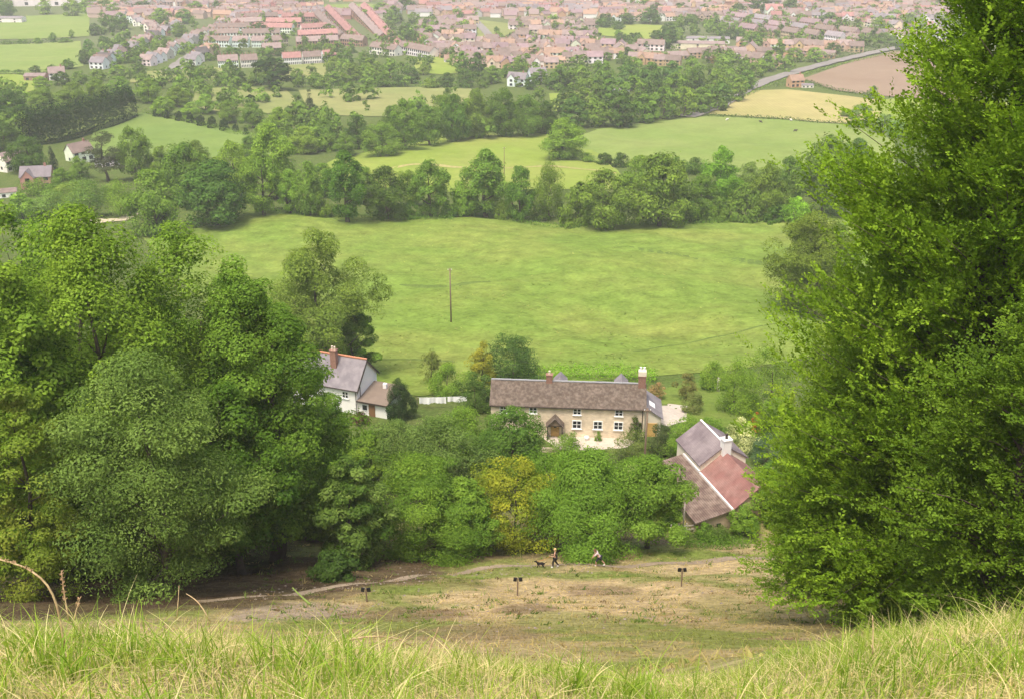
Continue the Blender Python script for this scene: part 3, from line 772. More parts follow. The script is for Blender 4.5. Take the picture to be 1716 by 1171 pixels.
# ------------------------------------------------------------------ near trees: each its own crown
def near_tree(name, label, u, Y, vt, wpx, seed, prof, cA, cB, nleaf=42000, leaf=.26, ncl=190, z0=.03, flat=.75, aspect=.6, cat='tree', tr=.018, rcs=(.13, .26), vb=None, nl=12, group=None, lean=.03, shell=.66, lobe=1.3):
    p = P(u, vb, 30) if vb else at(u, Y)
    if not vb:                                           # the trunk stands plumb: set it so that the crown's middle is at u
        zc = p.z + .6 * (ztop(Y, vt) - p.z); X = (u - CX) / F * (Y * CP - zc * SP); p = Vector((X, Y, zt(X, Y)))
    H = max(ztop(p.y, vt) - p.z, 1); Rr = wpx / 2 / F * (depth(p) - .35 * H * SP) * (1.14 if H > 5 else 1.05)
    V, Q, col, Cn = crown(seed, H, Rr, z0 * H, ncl, nleaf, leaf, prof, cA, cB, flat, aspect, shell, rcs, lobe, .10)
    o = empty(name, p, 0, label, cat, group)
    link(bpy.data.objects.new('crown', np_mesh('crown', V, Q, [LEAF], col)), o)
    link(bpy.data.objects.new('trunk', trunk_mb(seed, H, max(tr * H, .04), Cn, nl, lean).mesh('trunk', [BARK], True)), o)
    return o


YG = dict(cA=(.078, .145, .017), cB=(.148, .232, .028))
MG = dict(cA=(.062, .130, .019), cB=(.120, .210, .028))
DG = dict(cA=(.031, .074, .010), cB=(.072, .138, .017))  # dark green leaves, deepened further for the shade low in the left wood
GG = dict(cA=(.062, .112, .025), cB=(.120, .185, .046))
BT = dict(cA=(.070, .14, .018), cB=(.135, .225, .030))

near_tree('broadleaf_tree', 'broad yellowish green tree at the top of the left woodland', 165, 68, 346, 330, 101, 'dome', YG['cA'], YG['cB'], 105000, .21, 260, flat=.8)
near_tree('broadleaf_tree', 'yellow green tree cut off by the left edge of the photo', -8, 62, 300, 210, 102, 'oval', YG['cA'], YG['cB'], 36000, .26)
near_tree('broadleaf_tree', 'feathery light green tree top between the broad tree and the bluish dome tree', 325, 74, 374, 250, 103, 'dome', MG['cA'], YG['cB'], 85000, .21, flat=.85)
near_tree('sycamore_tree', 'large dark green sycamore hanging over the footpath left of the white cottage', 432, 73, 452, 240, 104, 'dome', DG['cA'], MG['cB'], 110000, .21, 280, z0=.10, flat=.62, tr=.022)
near_tree('broadleaf_tree', 'grey green tree with drooping layers over the shaded path', 240, 57, 590, 310, 105, 'dome', GG['cA'], GG['cB'], 95000, .17, 260, z0=.10, flat=.5, aspect=.45)
near_tree('broadleaf_tree', 'low yellowish tree before the woodland at the left edge', 28, 54, 648, 200, 106, 'dome', YG['cA'], (.15, .175, .03), 36000, .20, 170, flat=.5, aspect=.45)
near_tree('broadleaf_tree', 'dark green tree deep in the woodland behind the low yellowish tree', 70, 66, 520, 220, 107, 'dome', DG['cA'], DG['cB'], 38000, .26)
near_tree('broadleaf_tree', 'deep green tree between the drooping grey tree and the sycamore', 385, 66, 640, 170, 108, 'oval', DG['cA'], DG['cB'], 30000, .25, z0=.12)
near_tree('broadleaf_tree', 'dark leafy tree beside the sycamore above the shaded bank', 592, 0, 765, 120, 109, 'dome', DG['cA'], GG['cB'], 30000, .22, vb=945, flat=.7)
near_tree('broadleaf_tree', 'bright green bushy tree below the grey green bushes, left of the golden tree', 705, 0, 768, 190, 110, 'dome', MG['cA'], BT['cB'], 60000, .18, vb=930, flat=.55, aspect=.4)
near_tree('broadleaf_tree', 'rounded mid green tree overhanging the path left of the golden tree', 778, 0, 800, 100, 111, 'dome', MG['cA'], BT['cB'], 22000, .20, vb=925)
near_tree('golden_tree', 'golden yellow bushy tree beside the bright green tree', 862, 0, 766, 168, 112, 'dome', (.085, .135, .015), (.25, .265, .028), 30000, .17, vb=915, flat=.8, rcs=(.10, .2))
near_tree('broadleaf_tree', 'broad bright green tree above the two people on the footpath', 985, 0, 756, 205, 113, 'dome', BT['cA'], (.115, .21, .030), 70000, .16, 120, vb=924, flat=.7, z0=.14, tr=.03, rcs=(.15, .32), lobe=1.8)
near_tree('broadleaf_tree', 'loose light green tree with bare trunks beside the barn lane', 1085, 0, 768, 130, 131, 'dome', BT['cA'], (.135, .225, .036), 32000, .2, 75, vb=918, flat=.7, z0=.25, tr=.025, rcs=(.16, .32), lobe=1.8)
near_tree('broadleaf_tree', 'low bright tree hiding the stone cottage garden wall', 930, 0, 760, 110, 114, 'dome', BT['cA'], BT['cB'], 20000, .2, vb=878)
near_tree('broadleaf_tree', 'glossy deep green tree in front of the left end of the stone cottage', 856, 0, 684, 118, 115, 'dome', (.045, .10, .018), (.085, .16, .025), 30000, .23, vb=800)
near_tree('broadleaf_tree', 'grey green spreading bush between the white cottage and the stone cottage', 735, 0, 700, 150, 116, 'bush', GG['cA'], (.12, .185, .05), 32000, .2, vb=815, rcs=(.14, .26))
near_tree('broadleaf_tree', 'grey green thicket below the conifer by the white cottage', 668, 0, 706, 110, 117, 'bush', GG['cA'], GG['cB'], 26000, .2, vb=810, rcs=(.14, .26))
near_tree('broadleaf_tree', 'light green sapling tree below the brown roofed annex', 622, 0, 724, 96, 118, 'oval', MG['cA'], YG['cB'], 22000, .2, vb=810)
near_tree('broadleaf_tree', 'bright leafy bush right below the washing line', 770, 0, 682, 96, 119, 'bush', BT['cA'], BT['cB'], 20000, .2, vb=770)
near_tree('broadleaf_tree', 'dark green tree between the sycamore and the light sapling', 545, 0, 742, 110, 120, 'dome', DG['cA'], MG['cB'], 26000, .24, vb=900)

near_tree('broadleaf_tree', 'light green tree top at the back of the left woodland beside the pale drive', 120, 84, 372, 240, 121, 'dome', MG['cA'], YG['cB'], 40000, .3)
near_tree('broadleaf_tree', 'mid green tree behind the feathery tree and the grey ash', 410, 92, 430, 190, 122, 'dome', MG['cA'], MG['cB'], 36000, .3)
near_tree('broadleaf_tree', 'dark tree filling the gap under the broad yellowish tree', 300, 80, 500, 220, 123, 'dome', DG['cA'], MG['cB'], 36000, .3)
near_tree('broadleaf_tree', 'leafy green tree at the left edge behind the yellow green one', 40, 90, 330, 190, 124, 'oval', MG['cA'], YG['cB'], 36000, .3)

near_tree('broadleaf_tree', 'mid green spreading tree at the right edge of the meadow', 1352, 0, 352, 140, 125, 'dome', (.066, .105, .013), (.118, .168, .022), 44000, .40, 110, vb=526, z0=.06, rcs=(.15, .3), lobe=1.6)
near_tree('broadleaf_tree', 'tall loose olive green ash tree behind the white cottage', 545, 0, 386, 176, 126, 'oval', (.075, .125, .022), (.14, .20, .035), 48000, .33, 130, vb=636, z0=.15, rcs=(.13, .26), lobe=1.7, tr=.02, nl=22)
near_tree('broadleaf_tree', 'deep green round tree behind the ridge of the white cottage', 598, 0, 520, 84, 127, 'dome', DG['cA'], MG['cB'], 22000, .33, 60, vb=628)

near_tree('broadleaf_tree', 'dark green leafy tree hiding the front of the white cottage', 540, 0, 622, 96, 128, 'dome', DG['cA'], MG['cB'], 32000, .22, 100, vb=790, rcs=(.14, .28), lobe=1.5)

# shrubs and garden plants round the cottages
def bush(name, label, u, vb, vt, wpx, seed, cA, cB, nleaf=7000, leaf=.16, prof='bush', cat='shrub', ymin=60, group=None, ncl=60, tr=.02, flat=.8):
    return near_tree(name, label, u, 0, vt, wpx, seed, prof, cA, cB, nleaf, leaf, ncl, 0, flat, .6, cat, tr, (.18, .32), vb, 4, group)


bush('shrub', 'white flowering bush hanging over the shaded path', 705, 930, 884, 46, 201, (.12, .15, .07), (.42, .40, .28), 5000, .13)
bush('shrub', 'small dark fern-like shrub under the sycamore', 560, 968, 925, 84, 202, (.03, .06, .015), (.05, .095, .02), 6000, .2)
bush('conifer', 'dark green pointed conifer beside the white annex', 670, 704, 634, 40, 203, (.016, .038, .011), (.032, .06, .015), 22000, .14, 'col', 'conifer', ncl=120, flat=1.2)
bush('shrub', 'dark copper shrub before the white annex door', 604, 708, 690, 34, 204, (.05, .03, .025), (.10, .055, .045), 3500, .13)
bush('shrub', 'golden topped tree behind the left end of the stone cottage', 808, 645, 570, 46, 205, (.12, .145, .02), (.26, .25, .03), 9000, .2, 'oval', 'tree')
bush('shrub', 'deep green rounded tree behind the stone cottage roof', 862, 640, 562, 84, 206, (.035, .075, .02), (.06, .115, .025), 14000, .24, 'dome', 'tree', ncl=80)
bush('shrub', 'deep green bush between the washing line and the stone cottage', 796, 690, 622, 60, 207, (.04, .08, .018), (.07, .125, .024), 10000, .2, 'dome')
bush('shrub', 'light green garden bush behind the washing line', 752, 660, 612, 70, 208, BT['cA'], BT['cB'], 9000, .2, 'dome')
bush('shrub', 'thin brownish green shrub at the meadow edge behind the washing line', 722, 640, 584, 40, 209, (.085, .12, .03), (.14, .165, .045), 4500, .18, 'oval')
bush('shrub', 'bright green bush before the stone cottage porch', 948, 756, 728, 60, 210, BT['cA'], (.14, .22, .04), 6000, .14)
bush('shrub', 'olive green bush before the right end of the stone cottage', 1060, 772, 716, 60, 211, (.07, .11, .03), (.12, .16, .045), 8000, .15, 'dome')
bush('shrub', 'dark climbing shrub on the right end of the cottage wall', 1064, 738, 692, 20, 212, (.035, .06, .015), (.06, .09, .022), 3500, .13, 'col')
bush('shrub', 'dark purplish green shrub right of the cottage pole', 1104, 764, 708, 54, 213, (.035, .055, .022), (.06, .085, .03), 8000, .15, 'dome')
bush('shrub', 'round mid green shrub above the earth lane', 1150, 764, 700, 76, 214, MG['cA'], BT['cB'], 11000, .16, 'dome')
bush('shrub', 'round green shrub between the lane shrub and the white blossom', 1190, 756, 700, 54, 215, MG['cA'], MG['cB'], 8000, .16, 'dome')
bush('shrub', 'shrub covered in white blossom behind the purple roof', 1238, 762, 700, 48, 216, (.16, .21, .07), (.55, .56, .36), 7000, .17, 'dome')
bush('shrub', 'small red and yellow play thing modelled as a bush beside the white blossom', 1266, 722, 690, 20, 217, (.30, .20, .03), (.55, .13, .04), 1500, .15)  # likely a toy playhouse, built here as a red and yellow leafy bush
bush('shrub', 'blue green shrub right of the white chimney', 1284, 776, 726, 60, 218, (.04, .085, .045), (.075, .125, .06), 7000, .15, 'dome')
bush('shrub', 'spiky grey green bush before the lane left of the barn', 1090, 812, 762, 50, 219, GG['cA'], GG['cB'], 7000, .15, 'oval')
bush('shrub', 'low shrub on the lawn right of the gravel yard', 1160, 690, 656, 40, 220, (.09, .13, .04), (.15, .17, .06), 5000, .16)
bush('shrub', 'thin brown green shrub on the garden lawn', 1150, 668, 622, 36, 221, (.10, .11, .035), (.15, .15, .05), 4500, .17, 'oval')
bush('shrub', 'rose bush with pinkish flowers behind the right chimney', 1100, 668, 640, 30, 222, (.11, .14, .04), (.30, .17, .11), 3500, .15)
bush('shrub', 'green bush at the top corner of the garden lawn', 1195, 650, 606, 56, 223, BT['cA'], YG['cB'], 8000, .18, 'dome')
bush('shrub', 'bright green bush at the right end of the garden', 1232, 690, 596, 74, 224, BT['cA'], YG['cB'], 13000, .19, 'dome', ncl=80)
bush('shrub', 'yellow green bushy tree overhanging the garden before the woodland', 1278, 720, 580, 90, 225, YG['cA'], YG['cB'], 17000, .19, 'dome', 'tree', ncl=90)
bush('shrub', 'low green shrub above the barn gable wall', 1262, 868, 828, 50, 226, MG['cA'], BT['cB'], 6000, .14)
bush('shrub', 'dark tuft of shrub at the red roof corner', 1288, 830, 770, 50, 227, MG['cA'], MG['cB'], 7000, .15, 'dome')
bush('shrub', 'low plants along the earth bank beside the fence', 1200, 905, 885, 60, 228, (.05, .09, .02), (.085, .14, .03), 4000, .12)
bush('shrub', 'potted green plant by the cottage wall', 1002, 737, 722, 14, 229, MG['cA'], BT['cB'], 1200, .1)

bush('shrub', 'green shrub against the left eave of the brown barn roof', 1122, 884, 812, 46, 230, MG['cA'], BT['cB'], 6000, .15)
bush('shrub', 'small green shrub at the front corner of the barn', 1178, 900, 876, 34, 231, MG['cA'], MG['cB'], 3000, .12)
bush('shrub', 'bushy green shrub against the gable wall under the red roof', 1246, 894, 842, 52, 232, MG['cA'], BT['cB'], 8000, .14, 'dome')
bush('shrub', 'tall green shrub at the right corner of the red roofed wing', 1286, 880, 800, 54, 233, MG['cA'], BT['cB'], 8000, .15, 'dome')
bush('shrub', 'green bush hiding the foot of the red brick house', 66, 326, 300, 60, 234, G1['cA'], G1['cB'], 3000, .5)


# ------------------------------------------------------------------ the big trees on the right: sprays of leaves along rising branches
def spray_tree(name, label, u, Y, ztip, table, seed, cA, cB, nb=300, ns=30, nl=16, leaf=.13, rise=.55, droop=0.0, tr=.35, spray=(.5, 1.1), zmin=0.06):
    r = np.random.default_rng(seed)
    p = at(u, Y); zc = p.z + .5 * (ztip - p.z); X = (u - CX) / F * (Y * CP - zc * SP); p = Vector((X, Y, zt(X, Y))); H = ztip - p.z
    zs = np.array([a for a, b in table]) * H; rs = np.array([b for a, b in table])
    z = r.uniform(zmin * H, H, nb * 5); k = r.uniform(0, rs.max(), nb * 5) < np.interp(z, zs, rs) * .8 + .2 * rs.max() * (np.interp(z, zs, rs) > .3); z = z[k][:nb]; nb = len(z)
    th = np.arange(nb) * 2.399963 + r.uniform(-.3, .3, nb); f = r.uniform(0, 6.28, 3)
    re = np.interp(z, zs, rs) * (1 + .15 * np.sin(3 * th + f[0] + z * .6) + .14 * np.sin(5 * th + f[1] - z * .9)) * r.uniform(.72, 1.06, nb)
    end = np.stack([re * np.cos(th), re * np.sin(th), z], 1)
    st = np.stack([0 * z, 0 * z, np.clip(z - rise * re, .12 * H, .93 * H)], 1)
    bd = unit(end - st); bl = np.linalg.norm(end - st, axis=1)
    s = .22 + .80 * r.uniform(0, 1, (nb, ns))**.7
    mid = (st[:, None] + (end - st)[:, None] * s[..., None])
    mid[..., 2] += (np.sin(np.pi * np.clip(s, 0, 1)) * .06 * bl[:, None])
    lat = r.normal(size=(nb, ns, 3)) * (.11 * bl[:, None, None] * (1.15 - s[..., None] * .85)) * np.array((1, 1, .32))
    base = mid + lat
    d = unit(bd[:, None] * .75 + np.array((0, 0, .30 - droop)) + unit(lat) * .55 + r.normal(size=(nb, ns, 3)) * .28)
    L_ = r.uniform(spray[0], spray[1], (nb, ns)) 
    fr = np.broadcast_to((np.arange(nl) + .5) / nl, (nb, ns, nl))
    sgn = np.where(np.arange(nl) % 2 == 0, 1.0, -1.0)
    side = unit(np.cross(d, np.array((0, 0, 1.0)) + r.normal(size=d.shape) * .25))
    pos = base[:, :, None] + d[:, :, None] * (L_[..., None] * fr)[..., None] + side[:, :, None] * (sgn * leaf * .42)[None, None, :, None] + r.normal(size=(nb, ns, nl, 3)) * .025
    ax = unit(d[:, :, None] * .6 + side[:, :, None] * (sgn * .8)[None, None, :, None] + r.normal(size=pos.shape) * .2)
    upn = unit(np.cross(side, d)); upn *= np.sign(upn[..., 2:3] + 1e-6)
    N_ = upn[:, :, None] + r.normal(size=pos.shape) * .32
    n = nb * ns * nl
    V, Q = leaf_cards(pos.reshape(-1, 3), N_.reshape(-1, 3), leaf * r.uniform(.7, 1.3, n), .66, r, ax.reshape(-1, 3))
    cu = np.clip(.65 * r.uniform(0, 1, (nb, 1, 1)) + .25 * r.uniform(0, 1, (nb, ns, 1)) + .3 * r.uniform(0, 1, (nb, ns, nl)) - .05 + .10 * fr, 0, 1).reshape(-1, 1)
    col = (np.array(cA) * (1 - cu) + np.array(cB) * cu) * r.uniform(.8, 1.2, (n, 1)) * LK
    o = empty(name, p, 0, label, 'tree')
    link(bpy.data.objects.new('crown', np_mesh('crown', V, Q, [LEAF], np.repeat(col, 4, 0))), o)
    m = MB(); m.tube([(0, 0, -1)] + [(.25 * math.sin(i), .2 * math.cos(1.7 * i), H * .96 * i / 7) for i in range(1, 8)], [tr * 1.2] + [tr * (1 - i / 7.6) for i in range(1, 8)], 9)
    for i in range(0, nb, 2):
        q = Vector(st[i]); e = Vector(end[i]); m.tube([q, q.lerp(e, .5) + Vector((0, 0, .05 * bl[i])), e], [.05 + .004 * bl[i] * 2, .03, .008], 4)
    m.build('trunk', [BARK], o, True)
    return o


spray_tree('hornbeam_tree', 'tallest bright green tree at the right edge rising out of the frame', 1698, 40, 4.0,
           [(0, 6.2), (.13, 7.0), (.33, 7.8), (.44, 7.4), (.57, 6.5), (.665, 5.2), (.75, 4.3), (.86, 3.4), (.95, 2.0), (1, .4)], 301, (.066, .135, .012), (.158, .250, .023), 950, 38, 16, .15, rise=.75, spray=(.5, 1.2))
spray_tree('hornbeam_tree', 'spreading green tree with drooping branches over the brown bank on the right', 1455, 41, -18.4,
           [(0, 2.6), (.15, 4.0), (.4, 4.3), (.65, 3.6), (.85, 2.2), (1, .3)], 302, (.066, .13, .013), (.14, .225, .025), 260, 34, 16, .125, rise=.4, droop=.35, tr=.22, zmin=.17)
spray_tree('hornbeam_tree', 'green tree at the lower right edge above the foreground grass', 1716, 31, -12.5,
           [(0, 2.2), (.2, 3.6), (.5, 3.5), (.75, 2.6), (1, .3)], 303, (.042, .088, .010), (.095, .16, .017), 190, 34, 16, .12, rise=.45, droop=.2, tr=.22)
spray_tree('hornbeam_tree', 'yellow green tree with lower branches between the tallest tree and the garden', 1440, 56, -21.5,
           [(0, 3.0), (.2, 4.6), (.45, 4.9), (.7, 3.8), (.88, 2.1), (1, .3)], 304, (.085, .155, .015), (.17, .25, .028), 240, 30, 16, .15, rise=.55, droop=.1, tr=.25)
spray_tree('hornbeam_tree', 'deep green tree filling the shade behind the right hand trees', 1560, 58, -13.0,
           [(0, 5), (.3, 6.5), (.6, 5.5), (.85, 2.8), (1, .3)], 305, (.03, .065, .009), (.07, .12, .015), 230, 28, 16, .17, rise=.5, tr=.3)
# ------------------------------------------------------------------ buildings near the viewer
def stone_mat():
    m, n, N, L = nt('rubble_stone')
    out = N.new('ShaderNodeOutputMaterial'); b = N.new('ShaderNodeBsdfPrincipled'); b.inputs['Roughness'].default_value = .95
    L.new(b.outputs[0], out.inputs[0])
    tc = N.new('ShaderNodeTexCoord')
    mp = N.new('ShaderNodeMapping'); mp.inputs['Rotation'].default_value = (R(90), 0, 0); L.new(tc.outputs['Object'], mp.inputs[0])
    br = N.new('ShaderNodeTexBrick'); br.inputs['Scale'].default_value = 1.0; br.inputs['Brick Width'].default_value = .42; br.inputs['Row Height'].default_value = .17
    br.inputs['Mortar Size'].default_value = .012; br.inputs['Color1'].default_value = (.74, .62, .455, 1); br.inputs['Color2'].default_value = (.62, .50, .35, 1)
    br.inputs['Mortar'].default_value = (.68, .59, .46, 1)
    L.new(mp.outputs[0], br.inputs[0])
    nz = N.new('ShaderNodeTexNoise'); nz.inputs['Scale'].default_value = .7; nz.inputs['Detail'].default_value = 6; L.new(tc.outputs['Object'], nz.inputs[0])
    r = N.new('ShaderNodeMapRange'); r.inputs[1].default_value = .3; r.inputs[2].default_value = .7; r.inputs[3].default_value = .8; r.inputs[4].default_value = 1.2
    L.new(nz.outputs[0], r.inputs[0])
    v = N.new('ShaderNodeVectorMath'); v.operation = 'SCALE'; L.new(br.outputs[0], v.inputs[0]); L.new(r.outputs[0], v.inputs['Scale'])
    L.new(v.outputs[0], b.inputs['Base Color'])
    return m


M_stone = stone_mat()
M_tile = mat('stone_roof_tile', (.108, .081, .062), .95, .36, 1.2, col2=(.165, .132, .105), scale2=2.6, wave=(2.6, .10, 'Z'), bump=.03)
M_slate = mat('blue_slate', (.19, .17, .18), .75, .16, 1.5, col2=(.24, .215, .22), scale2=.8, wave=(3.0, .10, 'Z'))
M_purple = mat('purple_slate', (.18, .145, .15), .8, .22, 1.0, col2=(.235, .195, .195), scale2=.5, wave=(3, .06, 'Z'))
M_redtile = mat('red_roof_tile', (.235, .115, .098), .85, .26, 1.1, col2=(.28, .16, .135), scale2=.6, wave=(3, .08, 'Z'))
M_browntile = mat('pantile_brown', (.135, .092, .074), .9, .32, 1.6, col2=(.22, .165, .13), scale2=1.1, wave=(1.5, .22, 'X'), bump=.03)
M_annexroof = mat('brown_felt_roof', (.20, .155, .12), .9, .14, .9)
M_white = mat('white_render', (.80, .78, .74), .9, .05, .6)
M_cream = mat('cream_render', (.72, .65, .52), .9, .07, .5)
M_earthwall = mat('stone_gable_wall', (.52, .40, .27), .95, .22, 1.2)
M_wood = mat('white_painted_wood', (.82, .82, .80), .5, .03, 3)
M_dark = mat('dark_timber', (.05, .038, .03), .8, .2, 4)
M_glass = mat('window_glass', (.02, .024, .028), .12, .2, .7, spec=.5)
M_yel = mat('pale_oak_door', (.55, .35, .12), .6, .1, 3)
M_door = mat('brown_door', (.22, .12, .06), .6, .15, 3)
M_brick = mat('chimney_brick', (.27, .15, .11), .9, .25, 5)
M_pot = mat('cream_clay_pot', (.66, .56, .42), .8, .1, 4)
M_ridge = mat('orange_ridge_tile', (.50, .22, .12), .8, .15, 3)
M_lead = mat('grey_lead', (.30, .30, .30), .6, .12, 2)
M_flash = mat('white_mortar_flashing', (.74, .70, .66), .9, .1, 3)
M_post = mat('weathered_wood', (.20, .145, .10), .9, .25, 6)
M_black = mat('black_board', (.012, .012, .013), .6, .1, 5)
M_rail = mat('pale_weathered_wood', (.46, .41, .35), .9, .2, 5)


def gable_walls(mb, x0, x1, y0, y1, ze, zr, zb=-1.5, along='x'):
    """a box under a gable; ridge along local x or y"""
    if along == 'x':
        ym = (y0 + y1) / 2
        pts = [(x, y, z) for x in (x0, x1) for (y, z) in ((y0, zb), (y1, zb), (y1, ze), (ym, zr), (y0, ze))]
    else:
        xm = (x0 + x1) / 2
        pts = [(x, y, z) for y in (y0, y1) for (x, z) in ((x0, zb), (x1, zb), (x1, ze), (xm, zr), (x0, ze))]
    return mb.poly(pts, [(0, 1, 2, 3, 4), (9, 8, 7, 6, 5), (0, 4, 9, 5), (1, 6, 7, 2), (0, 5, 6, 1)])


def slab(mb, a, b, c, d, t=.14, mi=0):
    """a roof slope: quad a b c d with thickness downwards, sagging a little"""
    q = [Vector(p) for p in (a, b, c, d)]; lo_ = [p - Vector((0, 0, t)) for p in q]
    return mb.poly(q + lo_, [(0, 1, 2, 3), (7, 6, 5, 4), (0, 4, 5, 1), (1, 5, 6, 2), (2, 6, 7, 3), (3, 7, 4, 0)], mi)


def gable_roof(mb, x0, x1, y0, y1, ze, zr, over=.3, t=.14, along='x', up=.16):
    if along == 'x':
        ym = (y0 + y1) / 2; k = (zr - ze) / (ym - y0) * over
        slab(mb, (x0 - over * .7, y0 - over, ze - k + up), (x1 + over * .7, y0 - over, ze - k + up), (x1 + over * .7, ym, zr + up), (x0 - over * .7, ym, zr + up), t)
        slab(mb, (x1 + over * .7, y1 + over, ze - k + up), (x0 - over * .7, y1 + over, ze - k + up), (x0 - over * .7, ym, zr + up), (x1 + over * .7, ym, zr + up), t)
    else:
        xm = (x0 + x1) / 2; k = (zr - ze) / (xm - x0) * over
        slab(mb, (x0 - over, y1 + over * .7, ze - k + up), (x0 - over, y0 - over * .7, ze - k + up), (xm, y0 - over * .7, zr + up), (xm, y1 + over * .7, zr + up), t)
        slab(mb, (x1 + over, y0 - over * .7, ze - k + up), (x1 + over, y1 + over * .7, ze - k + up), (xm, y1 + over * .7, zr + up), (xm, y0 - over * .7, zr + up), t)
    return mb


def window(root, x, z, w_, h, y=0.0, label=None):
    f = MB()
    t = .11
    f.box((0, -.03, h / 2 - t / 2), (w_, .10, t)).box((0, -.03, -h / 2 + t / 2), (w_, .10, t))
    f.box((-w_ / 2 + t / 2, -.03, 0), (t, .10, h - 2 * t)).box((w_ / 2 - t / 2, -.03, 0), (t, .10, h - 2 * t))
    f.box((0, -.025, 0), (.09, .08, h - 2 * t)).box((-w_ / 4 + .005, -.02, 0), (w_ / 2 - t - .055, .05, .05)).box((w_ / 4 - .005, -.02, 0), (w_ / 2 - t - .055, .05, .05))
    o = f.build('window', M_wood, root, loc=(x, y, z))
    MB().box((0, .0, 0), (w_ - .02, .03, h - .02)).build('pane', M_glass, o)
    MB().box((0, -.06, -h / 2 - .05), (w_ + .16, .2, .08)).build('sill', M_wood, o)
    return o


def chimney(roof, x, y, z0, z1, w_, d_, m, pots=1, potm=None, cap=None):
    b = MB(); b.box((x, y, (z0 + z1) / 2), (w_, d_, z1 - z0)); b.box((x, y, z1 + .06), (w_ + .14, d_ + .14, .12))
    c = b.build('chimney', [m], roof)
    for i in range(pots):
        xx = x + (i - (pots - 1) / 2) * .42
        p = MB(); p.tube([(xx, y, z1 + .1), (xx, y, z1 + .5), (xx, y, z1 + .62)], [.15, .12, .16], 8)
        p.build('chimney_pot', [potm or M_pot], roof)
    return c


# --- long stone cottage
dC = depth(A_COT); sC = dC / F
cot = empty('stone_cottage', A_COT, R(-4), 'long stone cottage with brown tiled roof and yellow door facing the footpath', 'cottage')
LX = 255 * sC / 2; ex = lambda u: (u - 950) * sC
gable_walls(MB(), -LX, LX, 0, 6, 4.75, 6.9).build('wall', M_stone, cot)
rf = gable_roof(MB(), -LX, LX, 0, 6, 4.75, 6.95, .28, .16).build('roof', M_tile, cot)
rr = MB()
for i in range(46):
    rr.box((-LX - .15 + (i + .5) * (2 * LX + .3) / 46, 3, 7.13 + random.uniform(-.012, .012)), ((2 * LX + .3) / 46 - .01, .3, .12))
rr.build('ridge', M_lead, rf)
MB().tube([(-LX - .1, -.36, 4.62), (LX + .1, -.36, 4.62)], .07, 6).build('gutter', M_dark, cot)
chimney(rf, ex(918), 3.0, 6.3, 8.0, .85, .7, M_brick, 1)
chimney(rf, LX - .45, 2.8, 5.6, 8.4, 1.0, .8, M_brick, 0)
MB().box((LX - .45, 2.8, 8.85), (1.08, .88, .7)).build('chimney_top', M_cream, rf)
for x in (-.25, .25): MB().tube([(LX - .45 + x, 2.8, 9.2), (LX - .45 + x, 2.8, 9.6), (LX - .45 + x, 2.8, 9.7)], [.17, .14, .18], 8).build('chimney_pot', M_white, rf)
for u in (844, 893, 966, 1035): window(cot, ex(u), 4.0, 1.15, 1.0, -.03)
for u in (966, 1001, 1035): window(cot, ex(u), 2.0, 1.3, 1.3, -.03)
pr = MB(); xd = ex(930)
pr.box((xd - 1.0, -1.25, 1.1), (.14, .14, 2.3)).box((xd + 1.0, -1.25, 1.1), (.14, .14, 2.3)).box((xd - 1.0, -.6, .35), (.16, 1.0, .8)).box((xd + 1.0, -.6, .35), (.16, 1.0, .8))
pr.box((xd, -1.25, 2.3), (2.2, .14, .14))
po = pr.build('porch', M_dark, cot)
q = MB(); gable_roof(q, xd - 1.0, xd + 1.0, -1.35, -.1, 2.3, 3.4, .28, .12, 'y'); q.build('porch_roof', M_tile, po)
MB().poly([(xd - .95, -1.3, 2.38), (xd + .95, -1.3, 2.38), (xd, -1.3, 3.4), (xd - .95, -1.22, 2.38), (xd + .95, -1.22, 2.38), (xd, -1.22, 3.4)], [(0, 1, 2), (5, 4, 3), (0, 3, 4, 1), (1, 4, 5, 2), (2, 5, 3, 0)]).build('porch_gable', M_post, po)
do = MB().box((xd, -.04, 1.1), (1.15, .09, 2.15)).build('door', M_yel, cot)
MB().box((xd, -.095, 1.65), (.4, .03, .5)).build('door_window', M_glass, do)
MB().ball((xd + .42, -.13, 1.05), .05).build('handle', M_dark, do)
ext = MB(); xe = LX + .02
ext.poly([(xe, .9, -1.5), (xe + 2.3, .9, -1.5), (xe + 2.3, 6.2, -1.5), (xe, 6.2, -1.5), (xe, .9, 4.5), (xe + 2.3, .9, 3.0), (xe + 2.3, 6.2, 3.0), (xe, 6.2, 4.5)],
         [(0, 3, 2, 1), (0, 1, 5, 4), (1, 2, 6, 5), (2, 3, 7, 6), (3, 0, 4, 7), (4, 5, 6, 7)])
eo = ext.build('side_extension', M_cream, cot)
er = slab(MB(), (xe + .02, .6, 4.72), (xe + 2.6, .6, 2.98), (xe + 2.6, 6.4, 2.98), (xe + .02, 6.4, 4.72), .14).build('extension_roof', M_slate, eo)
slab(MB(), (xe + .7, 2.2, 4.34), (xe + 1.5, 2.2, 3.8), (xe + 1.5, 3.5, 3.8), (xe + .7, 3.5, 4.34), .1).build('skylight', M_wood, eo)
gd = MB().box((xe + 1.1, .86, 1.05), (1.5, .08, 2.1)); gd.build('garage_door', M_yel, eo)
for u in (936, 1039):
    d_ = MB(); gable_walls(d_, ex(u) - .8, ex(u) + .8, 3.6, 6.1, 6.0, 6.8, 4.9, 'y'); dd = d_.build('dormer', M_cream, cot)
    gable_roof(MB(), ex(u) - .8, ex(u) + .8, 3.7, 6.1, 6.05, 6.9, .2, .1, 'y').build('dormer_roof', M_slate, dd)
MB().tube([(LX - .3, -.08, 0), (LX - .3, -.08, 4.6)], .05, 6).build('drainpipe', M_dark, cot)

